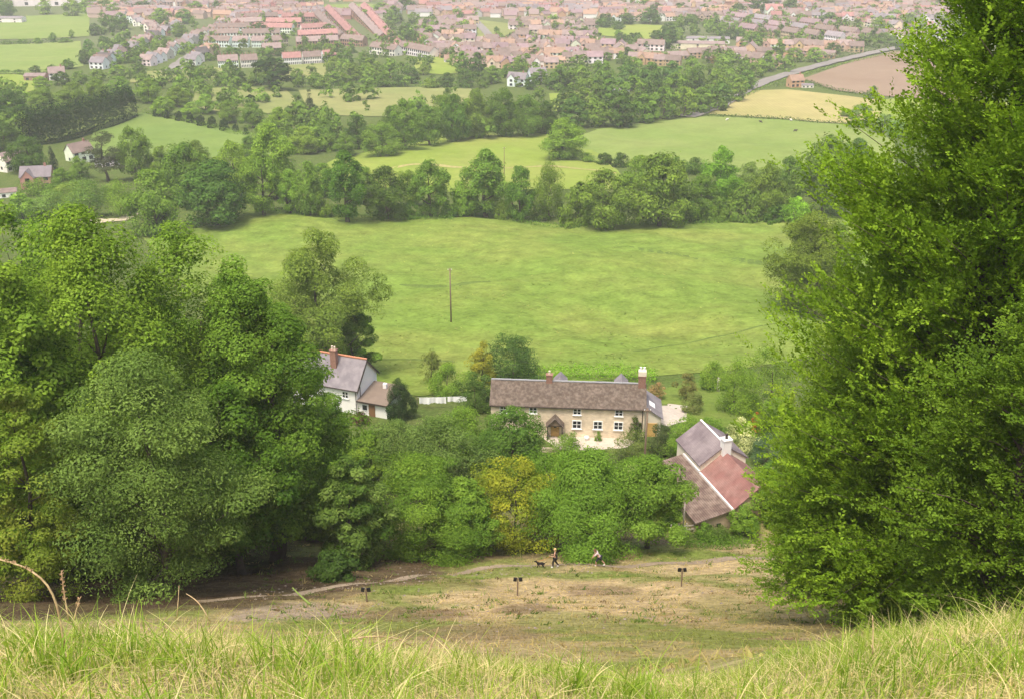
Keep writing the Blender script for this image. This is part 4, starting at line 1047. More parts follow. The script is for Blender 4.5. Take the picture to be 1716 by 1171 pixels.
# --- white cottage with annex
wc = empty('white_cottage', A_WHT, R(-20), 'white rendered cottage with grey slate roof and orange ridge half hidden by trees', 'cottage')
gable_walls(MB(), -11, 0, 0, 6.6, 4.2, 7.5).build('wall', M_white, wc)
wr = gable_roof(MB(), -11, 0, 0, 6.6, 4.2, 7.5, .35, .16).build('roof', M_slate, wc)
rr = MB()
for i in range(26): rr.box((-11.2 + (i + .5) * 11.45 / 26, 3.3, 7.72 + random.uniform(-.01, .01)), (11.45 / 26 - .01, .34, .15))
rr.build('ridge', M_ridge, wr)
chimney(wr, -4.6, 2.1, 5.2, 8.9, .95, .75, M_brick, 2)
bb = MB()
for y0, z0, y1, z1 in ((-.35, 3.8, 3.3, 7.45), (6.95, 3.8, 3.3, 7.45)):
    slab(bb, (.26, y0, z0 + .1), (.34, y0, z0 + .1), (.34, y1, z1 + .1), (.26, y1, z1 + .1), .3)
bb.build('bargeboard', M_dark, wr)
MB().tube([(-11, -.42, 4.0), (.2, -.42, 4.0)], .07, 6).build('gutter', M_dark, wc)
MB().tube([(-.15, -.1, 0), (-.15, -.1, 3.9)], .055, 6).build('drainpipe', M_dark, wc)
MB().tube([(.12, .9, 0), (.12, .9, 4.6)], .06, 6).build('drainpipe', M_dark, wc)
for x, z in ((-1.9, 3.0), (-7, 3.0), (-7, 1.1)): window(wc, x, z, 1.1, 1.15, -.03)
an = MB(); ax1 = 4.7
an.poly([(.04, .2, -1.5), (ax1, .2, -1.5), (ax1, 5.4, -1.5), (.04, 5.4, -1.5), (.04, .2, 2.3), (ax1, .2, 2.3), (ax1, 5.4, 2.85), (.04, 5.4, 2.85)], [(0, 3, 2, 1), (0, 1, 5, 4), (1, 2, 6, 5), (2, 3, 7, 6), (3, 0, 4, 7), (4, 5, 6, 7)])
ao = an.build('annex', M_white, wc)
ar = slab(MB(), (.06, -.25, 2.46), (ax1 + .3, -.25, 2.46), (ax1 + .3, 5.6, 3.08), (.06, 5.6, 3.08), .16).build('annex_roof', M_annexroof, ao)
MB().box((ax1 / 2 + .18, -.28, 2.32), (ax1 + .3, .06, .22)).build('fascia', M_dark, ao)
MB().box((2.6, 4.2, 3.2), (.55, .5, .9)).build('annex_chimney', M_white, ao)
MB().box((2.3, .15, 1.0), (1.0, .1, 2.0)).build('annex_door', M_door, ao)
f = MB(); f.box((1.15, .15, 1.35), (.95, .1, 1.0)); fo = f.build('annex_window', M_wood, ao); MB().box((1.15, .085, 1.35), (.75, .03, .8)).build('annex_pane', M_glass, ao)

# --- barn and house with the purple and red roofs
bn = empty('barn_house', A_BARN, R(17.2), 'old house with brown, red and purple roofs and a white chimney right of the lane', 'house')
a = MB(); a.poly([(-3.4, 0, -2), (0, 0, -2), (0, 10.5, -2), (-3.4, 10.5, -2), (-3.4, 0, 1.75), (0, 0, 2.35), (0, 10.5, 2.35), (-3.4, 10.5, 1.75)], [(0, 3, 2, 1), (0, 1, 5, 4), (1, 2, 6, 5), (2, 3, 7, 6), (3, 0, 4, 7), (4, 5, 6, 7)])
a.build('barn_wall', M_earthwall, bn)
nseg = 12; brm = MB()
for i in range(nseg):                                    # slightly uneven old roof
    y0, y1 = -.25 + i * 10.9 / nseg, -.25 + (i + 1) * 10.9 / nseg
    s0 = -.05 * math.sin(math.pi * i / nseg); s1 = -.05 * math.sin(math.pi * (i + 1) / nseg)
    slab(brm, (-3.75, y1, 1.82 + s1), (-3.75, y0, 1.82 + s0), (-.06, y0, 2.5 + s0), (-.06, y1, 2.5 + s1), .12)
brm.build('brown_roof', M_browntile, bn)
w2 = MB(); w2.box((.02, 3.2, 2.55), (.17, 6.9, .24)); w2.box((.02, 8.6, 2.62), (.16, 3.6, .24)); w2.build('flashing', M_flash, bn)
for x, w_ in ((-2.3, .75), (-1.2, .45)):
    o = MB().box((x, -.02, 1.0), (w_, .08, .32)).build('barn_window', M_glass, bn)
gable_walls(MB(), .16, 5.2, .05, 7.0, 2.4, 4.2, -2, 'y').build('red_wing_wall', M_earthwall, bn)
gable_roof(MB(), .34, 5.2, .05, 7.0, 2.4, 4.25, .2, .14, 'y').build('red_roof', M_redtile, bn)
gable_walls(MB(), .16, 5.2, 7.02, 12.2, 3.25, 4.9, -2, 'y').build('house_wall', M_cream, bn)
pr_ = gable_roof(MB(), .2, 5.2, 7.02, 12.2, 3.25, 4.95, .2, .14, 'y').build('purple_roof', M_purple, bn)
chimney(pr_, 2.75, 6.9, 3.9, 5.75, .85, .75, M_white, 1, M_dark)
MB().box((2.7, 9.6, 5.14), (.2, 5.5, .1)).build('ridge', M_flash, pr_)

# --- poles, posts, lines, fence
def pole(label, base, H, r0, name='utility_pole', arm=True, m=None):
    o = empty(name, base, 0, label, 'pole')
    MB().tube([(0, 0, -.5), (0, 0, H * .5), (.02, 0, H)], [r0, r0 * .85, r0 * .7], 8).build('pole', [m or M_post], o, True)
    if arm:
        MB().box((0, -.08, H - .35), (.9, .1, .1)).build('crossarm', M_post, o)
        for x in (-.35, .35): MB().tube([(x, -.08, H - .3), (x, -.08, H - .12)], [.04, .05], 6).build('insulator', M_wood, o)
    return o


b_ = P(756, 541); pole('tall wooden telegraph pole standing alone in the meadow', b_, ztop(b_.y, 450) - b_.z, .17)
b_ = P(1079, 790, 60); pole('brown wooden pole in front of the right end of the stone cottage', b_, ztop(b_.y, 683) - b_.z, .14)
b_ = P(845, 296, 100); pole('thin distant pole on the bright meadow between hedgerow trees', b_, ztop(b_.y, 247) - b_.z, .14)
b_ = P(1143, 906, 60); pole('pale slim pole beside the low fence left of the barn', b_, ztop(b_.y, 826) - b_.z, .07, 'pale_pole', False, M_rail)
b_ = P(1203, 655, 100); pole('short stout wooden post in the garden', b_, ztop(b_.y, 632) - b_.z, .28, 'garden_post', False, M_rail)

fn = empty('garden_fence', P(1150, 892, 60), R(10), 'low pale wooden fence at the corner of the barn', 'fence')
fm = MB(); fm.box((0, 0, .75), (3.2, .06, .1)).box((0, 0, .35), (3.2, .06, .1)); fm.build('rail', M_rail, fn)
for i in range(5): MB().box((-1.5 + i * .75, .03, .3), (.1, .1, 1.5)).build('post', M_rail, fn)

gp = P(1120, 800, 60)
wl_ = empty('stone_wall', gp, R(8), 'low pale stone wall beside the earth lane', 'wall')
sm = MB()
for j in range(4):
    for i in range(9): sm.box((-1.8 + i * .42 + (j % 2) * .2, 0, .02 + j * .24), (.40, .42 + random.uniform(-.04, .04), .225), random.uniform(-.05, .05))
sm.build('stone_courses', mat('pale_limestone', (.50, .40, .31), .95, .2, 3), wl_)
gp = P(942, 757, 100)
wl_ = empty('stone_wall', gp, R(-4), 'long low stone wall in front of the stone cottage porch', 'wall')
sm = MB()
for j in range(3):
    for i in range(13): sm.box((-2.7 + i * .42 + (j % 2) * .2, 0, .02 + j * .22), (.40, .42 + random.uniform(-.04, .04), .205), random.uniform(-.05, .05))
sm.build('stone_courses', MATS['pale_limestone'], wl_)
pw = P(983, 737, 100); o = MB(); o.tube([(0, 0, 0), (0, 0, .35), (0, 0, .6)], [.22, .32, .36], 10); tag(o.build('flower_pot', M_white, None, True, pw), 'white pot on the gravel before the stone cottage', 'pot')

cl = P(742, 684, 100); dl = depth(cl) / F
lw = 84 * dl
ln = empty('washing_line', cl, R(4), 'washing line between two posts beside the stone cottage garden', 'washing line')
for x in (-lw / 2, lw / 2): MB().tube([(x, 0, -.3), (x, 0, 2.1)], .05, 6).build('post', M_post, ln)
MB().tube([(-lw / 2, 0, 2.05), (-lw / 4, 0, 1.97), (0, 0, 1.95), (lw / 4, 0, 1.97), (lw / 2, 0, 2.05)], .012, 5).build('line', M_wood, ln)


def sheet_cloth(label, x0, x1, h, seed):
    r = np.random.default_rng(seed); nx_, nz_ = 40, 12
    xs = np.linspace(x0, x1, nx_); V = []
    for j in range(nz_):
        t = j / (nz_ - 1)
        for i, x in enumerate(xs):
            V.append((x, .09 * t * math.sin(x * 4 + seed) + .06 * t * math.sin(x * 9.7) - .02, 1.97 - t * h * (1 + .08 * math.sin(x * 2.3 + seed)) - .03 * math.sin((x - x0) * 3)**2))
    q = [(j * nx_ + i, j * nx_ + i + 1, (j + 1) * nx_ + i + 1, (j + 1) * nx_ + i) for j in range(nz_ - 1) for i in range(nx_ - 1)]
    me = np_mesh('hanging_sheet', V, q, [mat('white_linen', (.86, .86, .87), .9, .02, 2)], smooth=True)
    o = link(bpy.data.objects.new('hanging_sheet', me)); o.location = cl; o.rotation_euler = (0, 0, R(4))
    tag(o, label, 'sheet')


sheet_cloth('wide white sheet on the left of the washing line', -lw / 2 + .3, lw * .07, 1.0, 1)
sheet_cloth('narrower white sheet on the right of the washing line', lw * .10, lw / 2 - .15, .85, 2)

# --- the three slope markers
def marker(label, u, vb, vt, tilt):
    b = P(u, vb, 30); H = ztop(b.y, vt) - b.z
    o = empty('marker_post', b, 0, label, 'post', 'marker posts on the slope')
    MB().tube([(0, 0, -.3), (tilt * .5, 0, H * .5), (tilt, 0, H - .05)], [.05, .05, .045], 7).build('post', M_post, o)
    for s in (-1, 1): MB().box((tilt + s * .17, -.03, H - .12), (.21, .10, .24), 0, 0, ('Y', R(-8 * s))).build('board', M_black, o)


marker('short marker post with two black boards at the left of the slope by the path', 615, 1008, 984, -.02)
marker('marker post with two black boards in the middle of the straw coloured slope', 867, 998, 967, .03)
marker('marker post with two black boards on the right of the slope below the barn', 1142, 982, 951, -.04)

# --- houses in the trees on the left, and single buildings farther off
M_wall = mat('house_wall', (.7, .7, .7), .9, .18, .3, objcol=True)
M_roof = mat('house_roof', (.3, .3, .3), .9, .30, .35, objcol=True, wave=(1.2, .05, 'Z'))
M_win = mat('far_window', (.035, .04, .05), .2, .15, .4, spec=.5)
WALLC = {'red brick': (.38, .20, .16), 'white': (.78, .76, .73), 'buff': (.56, .40, .25), 'pink': (.52, .38, .32), 'orange brick': (.52, .32, .20), 'grey': (.45, .42, .40), 'cream': (.70, .62, .48)}
ROOFC = {'red': (.32, .165, .15), 'brown': (.21, .155, .135), 'orange': (.34, .22, .16), 'grey': (.23, .20, .21), 'pinkish': (.275, .205, .19), 'dark': (.10, .085, .085), 'purple': (.26, .18, .19)}
HM = {}; HX = {}


def house_proto(key, w_, d_, ze, zr, wing=False, units=1, wins=True):
    wl0 = MB(); gable_walls(wl0, -w_ / 2, w_ / 2, -d_ / 2, d_ / 2, ze, zr, -3)
    if wing: gable_walls(wl0, -w_ * .42, -w_ * .02, -d_ / 2 - 1.8, 0, ze, zr - .5, -3, 'y')
    if wins:
        u_ = max(units * 2, 3)
        for s, yy in ((-1, -d_ / 2), (1, d_ / 2)):
            for i in range(u_):
                x = -w_ / 2 + (i + .5) * w_ / u_
                for z in ([1.5, 4.0] if ze > 4 else [1.4]):
                    y2 = yy
                    if wing and s < 0 and -w_ * .45 < x < w_ * .02: y2 = -d_ / 2 - 1.8; x = -w_ * .22
                    wl0.box((x, y2 + s * .02, z), (min(1.7, w_ / u_ * .55), .06, 1.5), 0, 1)
        for s in (-1, 1): wl0.box((s * (w_ / 2 + .02), 0, 1.5), (.06, 1.1, 1.2), 0, 1)
    rf0 = MB(); gable_roof(rf0, -w_ / 2, w_ / 2, -d_ / 2, d_ / 2, ze, zr, .35, .2)
    if wing: gable_roof(rf0, -w_ * .42, -w_ * .02, -d_ / 2 - 1.8, 0, ze, zr - .5, .3, .2, 'y', .18)
    ch = MB(); ch.box((0, 0, zr + .3), (.9, .6, 1.6)); ch.tube([(0, 0, zr + 1.05), (0, 0, zr + 1.45)], .16, 6)
    HX[key] = [-w_ / 2 + (i + 1) * w_ / (units + 1) if units > 1 else w_ * .3 for i in range(units)]
    HM[key] = (wl0.mesh(key + '_wall', [M_wall, M_win]), rf0.mesh(key + '_roof', [M_roof]), ch.mesh(key + '_chimney', [mat('stack_brick', (.33, .18, .14), .9, .2, 2)]))


house_proto('semi', 11, 8, 5, 8.2)
house_proto('detached', 12, 7.5, 5, 8.3, wing=True)
house_proto('cottage', 9, 6.5, 4.6, 7.6)
house_proto('bungalow', 13, 8.5, 2.8, 5.6)
house_proto('terrace', 44, 8.2, 5.2, 8.2, units=8)
house_proto('shortterrace', 26, 8.2, 5.2, 8.2, units=5)
house_proto('hall', 46, 13, 5.2, 6.6, units=1)
house_proto('shed', 12, 7, 3, 4.2, units=1)


def house(name, key, p, rz, wc_, rc_, label, cat='house', group=None, s=1.0, ch=True):
    a, b, c = HM[key]
    o = empty(name, p, rz, label, cat, group); o.scale = (s, s, s)
    w0 = link(bpy.data.objects.new('wall', a), o); w0.color = (*[k * _rt.uniform(.9, 1.1) for k in WALLC[wc_]], 1)
    r0 = link(bpy.data.objects.new('roof', b), o); f_ = _rt.uniform(.85, 1.15); r0.color = (*[k * f_ for k in ROOFC[rc_]], 1)
    for x in (HX[key] if ch else ()): link(bpy.data.objects.new('chimney', c), r0).location = (x, 0, 0)
    return o


def house_px(name, key, u, v, rz, wc_, rc_, label, s=1.0, cat='house', **kw):
    return house(name, key, P(u, v, 60), R(rz), wc_, rc_, label, cat, s=s, **kw)


house_px('brick_house', 'detached', 66, 312, 8, 'red brick', 'grey', 'large red brick house with grey roof among trees at the left edge', .9)
house_px('white_house', 'cottage', 20, 284, 60, 'white', 'pinkish', 'white gabled house just above the red brick house at the left edge', .95)
house_px('white_house', 'cottage', 135, 270, 50, 'white', 'brown', 'white house half hidden between the dark trees left of the cedar')
house_px('greenhouse', 'shed', 181, 278, 20, 'white', 'grey', 'pale greenhouse glimpsed behind the dark cedar tree', .8, 'greenhouse', ch=False)
house_px('white_house', 'shed', 8, 330, 20, 'white', 'brown', 'low white outbuilding below the red brick house', .7, 'outbuilding', ch=False)
house_px('farmhouse', 'cottage', 1332, 146, 15, 'orange brick', 'orange', 'orange brick farmhouse beside the pale road before the ploughed field', 1.0, 'farmhouse')
house_px('outbuilding', 'shed', 1352, 147, 0, 'white', 'grey', 'small white outbuilding beside the orange farmhouse', .6, 'outbuilding', ch=False)
house_px('white_house', 'detached', 868, 144, -20, 'white', 'grey', 'white house with two gables in front of the estate wood', 1.0)
house_px('white_house', 'cottage', 900, 138, 20, 'white', 'grey', 'white house with long roof right of the two gabled white house', 1.2)
house_px('shed', 'shed', 1040, 157, 25, 'white', 'grey', 'small bright white shed in front of the estate wood', .75, 'shed', ch=False)
house_px('shed', 'shed', 62, 135, 0, 'red brick', 'pinkish', 'low red roofed farm shed in the left pastures', 1.1, 'shed', ch=False)
house_px('farmhouse', 'cottage', 97, 134, 20, 'white', 'pinkish', 'white farmhouse right of the low red farm shed', 1.1, 'farmhouse')
house_px('school_hall', 'hall', 1168, 82, -6, 'cream', 'pinkish', 'long low pale school building behind the wood', .95, 'school', ch=False)
house_px('school_hall', 'hall', 1185, 72, -4, 'white', 'grey', 'white flat roofed school block behind the long pale one', .8, 'school', ch=False)
house_px('warehouse', 'hall', 6, 38, 0, 'white', 'grey', 'big white warehouse at the top left corner', .9, 'warehouse', ch=False)
house_px('warehouse', 'hall', 52, 9, 4, 'white', 'grey', 'very large white warehouse at the top of the left pastures', 2.2, 'warehouse', ch=False)
house_px('warehouse', 'hall', 112, 7, -5, 'white', 'grey', 'white warehouse right of the very large one at the top', 1.6, 'warehouse', ch=False)
house_px('white_house', 'detached', 1545, 86, 30, 'white', 'grey', 'white house with grey roof at the end of the pale road', 1.1)
house_px('white_house', 'cottage', 1572, 84, -20, 'white', 'grey', 'white house next to the ploughed field top edge', 1.2)
house_px('big_house', 'detached', 1295, 28, 0, 'white', 'red', 'white house with bright red roof under a dark tall roof', 1.5)
house_px('big_house', 'semi', 1288, 16, 0, 'grey', 'dark', 'building with a tall dark roof at the top right', 2.0)
# ------------------------------------------------------------------ the village
_rv = random.Random(21)


def srow(place, group, keys, walls, roofs, a, b, n, turn=0, s=1.0, name='village_house', jx=2.0, jr=6, skip=None):
    pa, pb = P(*a, 100), P(*b, 100)
    hd = math.atan2(pb.y - pa.y, pb.x - pa.x)
    us = []
    for i in range(n):
        t = (i + .5) / n
        u, v = a[0] + (b[0] - a[0]) * t, a[1] + (b[1] - a[1]) * t
        if skip and skip(u, v): continue
        us.append((u, v))
    us.sort()
    for i, (u, v) in enumerate(us):
        p = P(u, v, 100); p.x += _rv.uniform(-jx, jx); p.y += _rv.uniform(-jx, jx) * 1.5; p.z = zt(p.x, p.y)
        wc_, rc_, k = _rv.choice(walls), _rv.choice(roofs), _rv.choice(keys)
        rank = 'leftmost' if i == 0 else 'rightmost' if i == len(us) - 1 else ordinal(i + 1) + ' from left'
        house(name, k, p, hd + R(turn + _rv.uniform(-jr, jr) + _rv.choice((0, 0, 180)) + (90 if _rv.random() < .15 else 0)), wc_, rc_, f"{rc_}-roofed {wc_} house, {rank} in {place}", 'house', group, s * _rv.uniform(.92, 1.08))


_tn = {}


def terr(place, group, segs, wall, roof, name='terrace', vis=False):
    segs = sorted(segs, key=lambda q: q[0] + q[2])
    for i, (u0, v0, u1, v1) in enumerate(segs):
        pa, pb = P(u0, v0, 100), P(u1, v1, 100); L_ = (pb - pa).length; p = (pa + pb) / 2; p.z = zt(p.x, p.y)
        rank = 'leftmost' if i == 0 else 'rightmost' if i == len(segs) - 1 else ordinal(i + 1) + ' from left'
        k = 'terrace' if L_ > 34 else 'shortterrace'
        wc_ = wall if isinstance(wall, str) else _rv.choice(wall); rc_ = roof if isinstance(roof, str) else _rv.choice(roof)
        o = house(name, k, p, math.atan2(pb.y - pa.y, pb.x - pa.x), wc_, rc_, f"{rc_}-roofed {wc_} terrace, {rank} {place}", 'terrace', group)
        o.scale = (L_ / (44 if k == 'terrace' else 26), 1.05, 1.08)


terr('in the front row of white terraces', 'white terraces facing the fields', [(366, 114, 400, 113), (404, 113, 432, 112), (474, 109, 505, 108), (508, 107, 538, 106), (541, 105, 562, 104), (626, 90, 668, 94), (674, 90, 728, 97)], 'white', ('pinkish', 'brown', 'red'))
terr('in the second row of pale terraces', 'second row of pale terraces', [(346, 78, 388, 79), (392, 79, 418, 79), (424, 79, 452, 79), (457, 78, 482, 77)], ('white', 'pink'), ('pinkish', 'brown'))
terr('in the lowest row of red terraces', 'red brick terraces', [(497, 80, 567, 78), (575, 76, 612, 78), (440, 92, 472, 91)], ('red brick', 'pink'), ('red', 'pinkish', 'red', 'brown'))
terr('in the second row of red terraces', 'red brick terraces', [(352, 66, 402, 65), (407, 66, 470, 65), (500, 68, 566, 66)], ('red brick', 'pink', 'white'), ('red', 'pinkish', 'red', 'brown'))
terr('in the third row of red terraces', 'red brick terraces', [(360, 56, 420, 55), (428, 55, 492, 56), (505, 57, 548, 55)], ('red brick', 'pink', 'white'), ('red', 'pinkish', 'red', 'brown'))
terr('in the fourth row of red terraces', 'red brick terraces', [(376, 47, 440, 45), (448, 46, 506, 46)], ('red brick', 'pink'), ('red', 'pinkish', 'red', 'brown'))
terr('in the fifth row of red terraces', 'red brick terraces', [(396, 38, 466, 36), (474, 37, 538, 37)], ('red brick', 'pink', 'white'), ('red', 'pinkish', 'red', 'brown'))
terr('in the sixth row of red terraces', 'red brick terraces', [(420, 29, 482, 27), (490, 28, 540, 29)], ('red brick', 'pink', 'white'), ('red', 'pinkish', 'red', 'brown'))
terr('of the red terraces running uphill', 'red brick terraces running uphill', [(552, 30, 604, 70), (534, 36, 574, 66), (612, 28, 674, 80), (592, 26, 642, 64)], ('red brick', 'pink'), ('red', 'pinkish', 'red', 'brown'))
for i, (a, b, n) in enumerate([((1205, 52), (1475, 78), 15), ((1210, 44), (1485, 68), 14), ((1225, 36), (1440, 54), 11)]):
    terr(f"in the {('lower', 'middle', 'highest')[i]} long brown terrace line", 'brown terraces at right', [(a[0] + (b[0] - a[0]) * k / (n / 2), a[1] + (b[1] - a[1]) * k / (n / 2), a[0] + (b[0] - a[0]) * (k + _rv.uniform(.6, .88)) / (n / 2), a[1] + (b[1] - a[1]) * (k + .8) / (n / 2)) for k in range(n // 2)], ('pink', 'buff', 'white'), ('brown', 'purple', 'grey'))

srow('the street climbing left of the village road', 'houses left of the village road', ['semi', 'cottage'], ['pink', 'white', 'grey', 'red brick'], ['pinkish', 'grey', 'brown', 'dark'], (160, 118), (300, 46), 18, 70)
srow('the row along the village road itself', 'houses along the village road', ['cottage', 'semi'], ['white', 'grey', 'white'], ['grey', 'pinkish', 'brown'], (248, 112), (425, 20), 24, 60)
srow('the short row right of the village road', 'houses right of the village road', ['cottage', 'detached'], ['white', 'buff'], ['dark', 'grey', 'orange'], (318, 112), (360, 88), 5, 60)
srow('the red row atop the village road', 'houses at the upper end of the village road', ['semi'], ['red brick', 'pink'], ['red', 'pinkish'], (392, 50), (475, 6), 7, 10)
srow('the white row above the village road street', 'white houses at upper left', ['detached', 'cottage'], ['white'], ['grey', 'orange', 'pinkish'], (205, 26), (262, 56), 6, 40)
srow('the orange roofed row at the upper left', 'orange roofed houses at upper left', ['semi', 'detached'], ['pink', 'white'], ['orange', 'red', 'pinkish'], (248, 70), (310, 34), 5, 20)
srow('the top left row above the village road', 'houses at top left', ['semi', 'detached'], ['white', 'pink'], ['pinkish', 'grey'], (210, 14), (360, 8), 9, 10)
W1, R1 = ['pink', 'buff', 'white', 'white', 'cream', 'orange brick', 'buff', 'cream'], ['brown', 'brown', 'pinkish', 'purple', 'brown', 'orange']
sk = lambda u, v: (995 < u < 1135 and 40 < v < 68) or (800 < u < 860 and 34 < v < 72) or (1130 < u < 1215 and 60 < v < 86)
est = 'houses of the brown roofed estate'
for i, (a, b, n) in enumerate([((762, 113), (935, 114), 9), ((748, 105), (1005, 106), 12), ((736, 97), (1045, 99), 16), ((715, 89), (1085, 92), 19), ((705, 81), (1110, 85), 21), ((700, 73), (1000, 77), 16),
                               ((700, 65), (1000, 68), 16), ((700, 57), (1000, 59), 16), ((705, 49), (998, 50), 16), ((706, 41), (1000, 42), 16)]):
    srow(f"the {ordinal(i + 1) + ' ' if i else ''}lowest row of the brown estate", est, ['semi', 'detached', 'semi', 'bungalow'], W1, R1, a, b, n, _rv.uniform(-12, 12), skip=sk)
srow('the orange row behind the wood', 'orange brick houses behind the wood', ['semi', 'detached'], ['orange brick', 'buff'], ['orange', 'pinkish', 'brown'], (1055, 106), (1135, 112), 5, 15)
srow('the pinkish row below the school', 'houses below the school', ['semi', 'bungalow'], ['pink', 'orange brick'], ['pinkish', 'brown'], (1120, 98), (1245, 96), 7, 5)
srow('the row by the bend of the road', 'houses by the pale road bend', ['detached', 'cottage'], ['orange brick', 'white', 'pink'], ['pinkish', 'brown'], (1240, 104), (1310, 114), 5, 30)
srow('the lower row above the hedge', 'houses above the roadside hedge', ['semi', 'bungalow'], ['orange brick', 'pink', 'buff'], ['orange', 'pinkish', 'brown'], (1250, 90), (1395, 97), 9, 5)
srow('the upper row above the hedge', 'houses above the roadside hedge', ['semi', 'detached'], ['pink', 'white', 'buff'], ['pinkish', 'brown', 'orange'], (1240, 81), (1440, 87), 11, 5)
srow('the lower white row at the top right', 'white houses at top right', ['detached', 'cottage'], ['white', 'white', 'pink'], ['grey', 'pinkish', 'brown'], (1470, 64), (1580, 68), 7, 15)
srow('the middle white row at the top right', 'white houses at top right', ['detached', 'cottage'], ['white', 'cream'], ['grey', 'pinkish', 'red'], (1440, 44), (1585, 54), 9, 15)
srow('the upper white row at the top right', 'white houses at top right', ['detached', 'cottage'], ['white', 'white', 'pink'], ['grey', 'red', 'pinkish'], (1320, 32), (1575, 40), 14, 15)
srow('the row behind the sports field', 'houses behind the sports field', ['semi', 'detached'], ['pink', 'white', 'buff'], ['pinkish', 'brown', 'orange'], (1005, 37), (1200, 34), 11, 5)

# village trees, each on its own; the farthest ones are one mass further down
_w = []
for i in range(70):
    u, v = _rv.uniform(700, 1120), _rv.uniform(46, 116); h = _rv.uniform(9, 18); _w.append((foak(), u, v, v - h, h * _rv.uniform(1.1, 1.7), _rv.choice(['mid', 'deep', 'dark', 'light'])))
_w += [(foak(), u, v, v - h, w_, 'dark') for u, v, h, w_ in ((1015, 44, 22, 40), (1050, 42, 20, 36), (1090, 40, 26, 44), (1120, 62, 26, 34), (1118, 82, 34, 40), (1100, 66, 16, 26), (1068, 68, 14, 20), (1040, 68, 14, 22), (795, 12, 26, 40))]
for nm, f_ in (('lower left quarter', lambda q: q[1] < 910 and q[2] >= 80), ('lower right quarter', lambda q: q[1] >= 910 and q[2] >= 80), ('upper left quarter', lambda q: q[1] < 910 and q[2] < 80), ('upper right quarter', lambda q: q[1] >= 910 and q[2] < 80)):
    tree_row([q for q in _w if f_(q)], f'in the {nm} of the brown estate', 'garden trees of the brown estate', 'garden_tree')
_w = [(foak(), u, v, v - h, w_, t) for u, v, h, w_, t in ((1260, 84, 34, 42, 'mid'), (1225, 66, 18, 28, 'dark'), (1200, 92, 18, 24, 'mid'), (1240, 62, 14, 24, 'deep'), (1340, 80, 16, 32, 'dark'), (1372, 80, 14, 26, 'dark'), (1470, 56, 26, 40, 'mid'), (1440, 24, 14, 30, 'mid'),
      (1540, 50, 22, 34, 'light'), (1395, 90, 20, 34, 'dark'), (1420, 84, 18, 34, 'dark'), (1450, 78, 16, 34, 'dark'), (1480, 72, 18, 36, 'deep'), (1330, 104, 24, 36, 'mid'), (1365, 104, 24, 38, 'light'), (1300, 98, 16, 26, 'mid'), (1290, 118, 18, 26, 'dark'), (1210, 112, 16, 26, 'dark'), (1200, 106, 16, 30, 'copper'), (1550, 66, 20, 30, 'mid'),
      (1510, 84, 14, 24, 'dark'), (1270, 26, 34, 40, 'dark'), (1322, 26, 30, 40, 'dark'), (1236, 30, 26, 34, 'dark'), (1390, 36, 16, 30, 'deep'), (1160, 40, 16, 30, 'dark'), (1140, 22, 18, 34, 'dark'), (1180, 22, 16, 30, 'mid'), (1100, 22, 18, 30, 'dark'))]
tree_row(_w, 'among the houses at the upper right', 'garden trees at the upper right', 'garden_tree')
_w = [(foak(), u, v, v - h, w_, t) for u, v, h, w_, t in ((270, 38, 24, 40, 'light'), (310, 40, 26, 36, 'deep'), (300, 62, 26, 34, 'mid'), (270, 88, 18, 34, 'mid'), (225, 104, 18, 28, 'dark'), (436, 62, 26, 36, 'dark'), (552, 58, 18, 26, 'dark'), (430, 16, 16, 24, 'dark'), (520, 14, 22, 46, 'mid'), (660, 40, 30, 34, 'mid'),
      (680, 62, 26, 34, 'deep'), (690, 74, 24, 30, 'dark'), (640, 20, 16, 40, 'mid'), (612, 36, 20, 30, 'light'), (470, 94, 14, 26, 'dark'), (440, 94, 14, 30, 'dark'), (390, 94, 14, 40, 'deep'), (550, 88, 16, 26, 'mid'), (350, 102, 14, 22, 'mid'), (340, 72, 18, 22, 'dark'), (365, 24, 22, 26, 'dark'), (330, 26, 24, 34, 'mid'), (240, 18, 16, 40, 'dark'), (180, 16, 16, 30, 'dark'), (680, 16, 22, 34, 'dark'), (590, 66, 14, 20, 'mid'))]
tree_row(_w, 'among the terraces and the village road', 'garden trees of the terraces', 'garden_tree')


def far_ok(u, v):
    for (a, b, c, d) in ((535, 640, 4, 26), (995, 1135, 40, 70), (1320, 1600, 90, 170), (-80, 155, 24, 160), (800, 850, 30, 74)):
        if a < u < b and c < v < d: return False
    return True


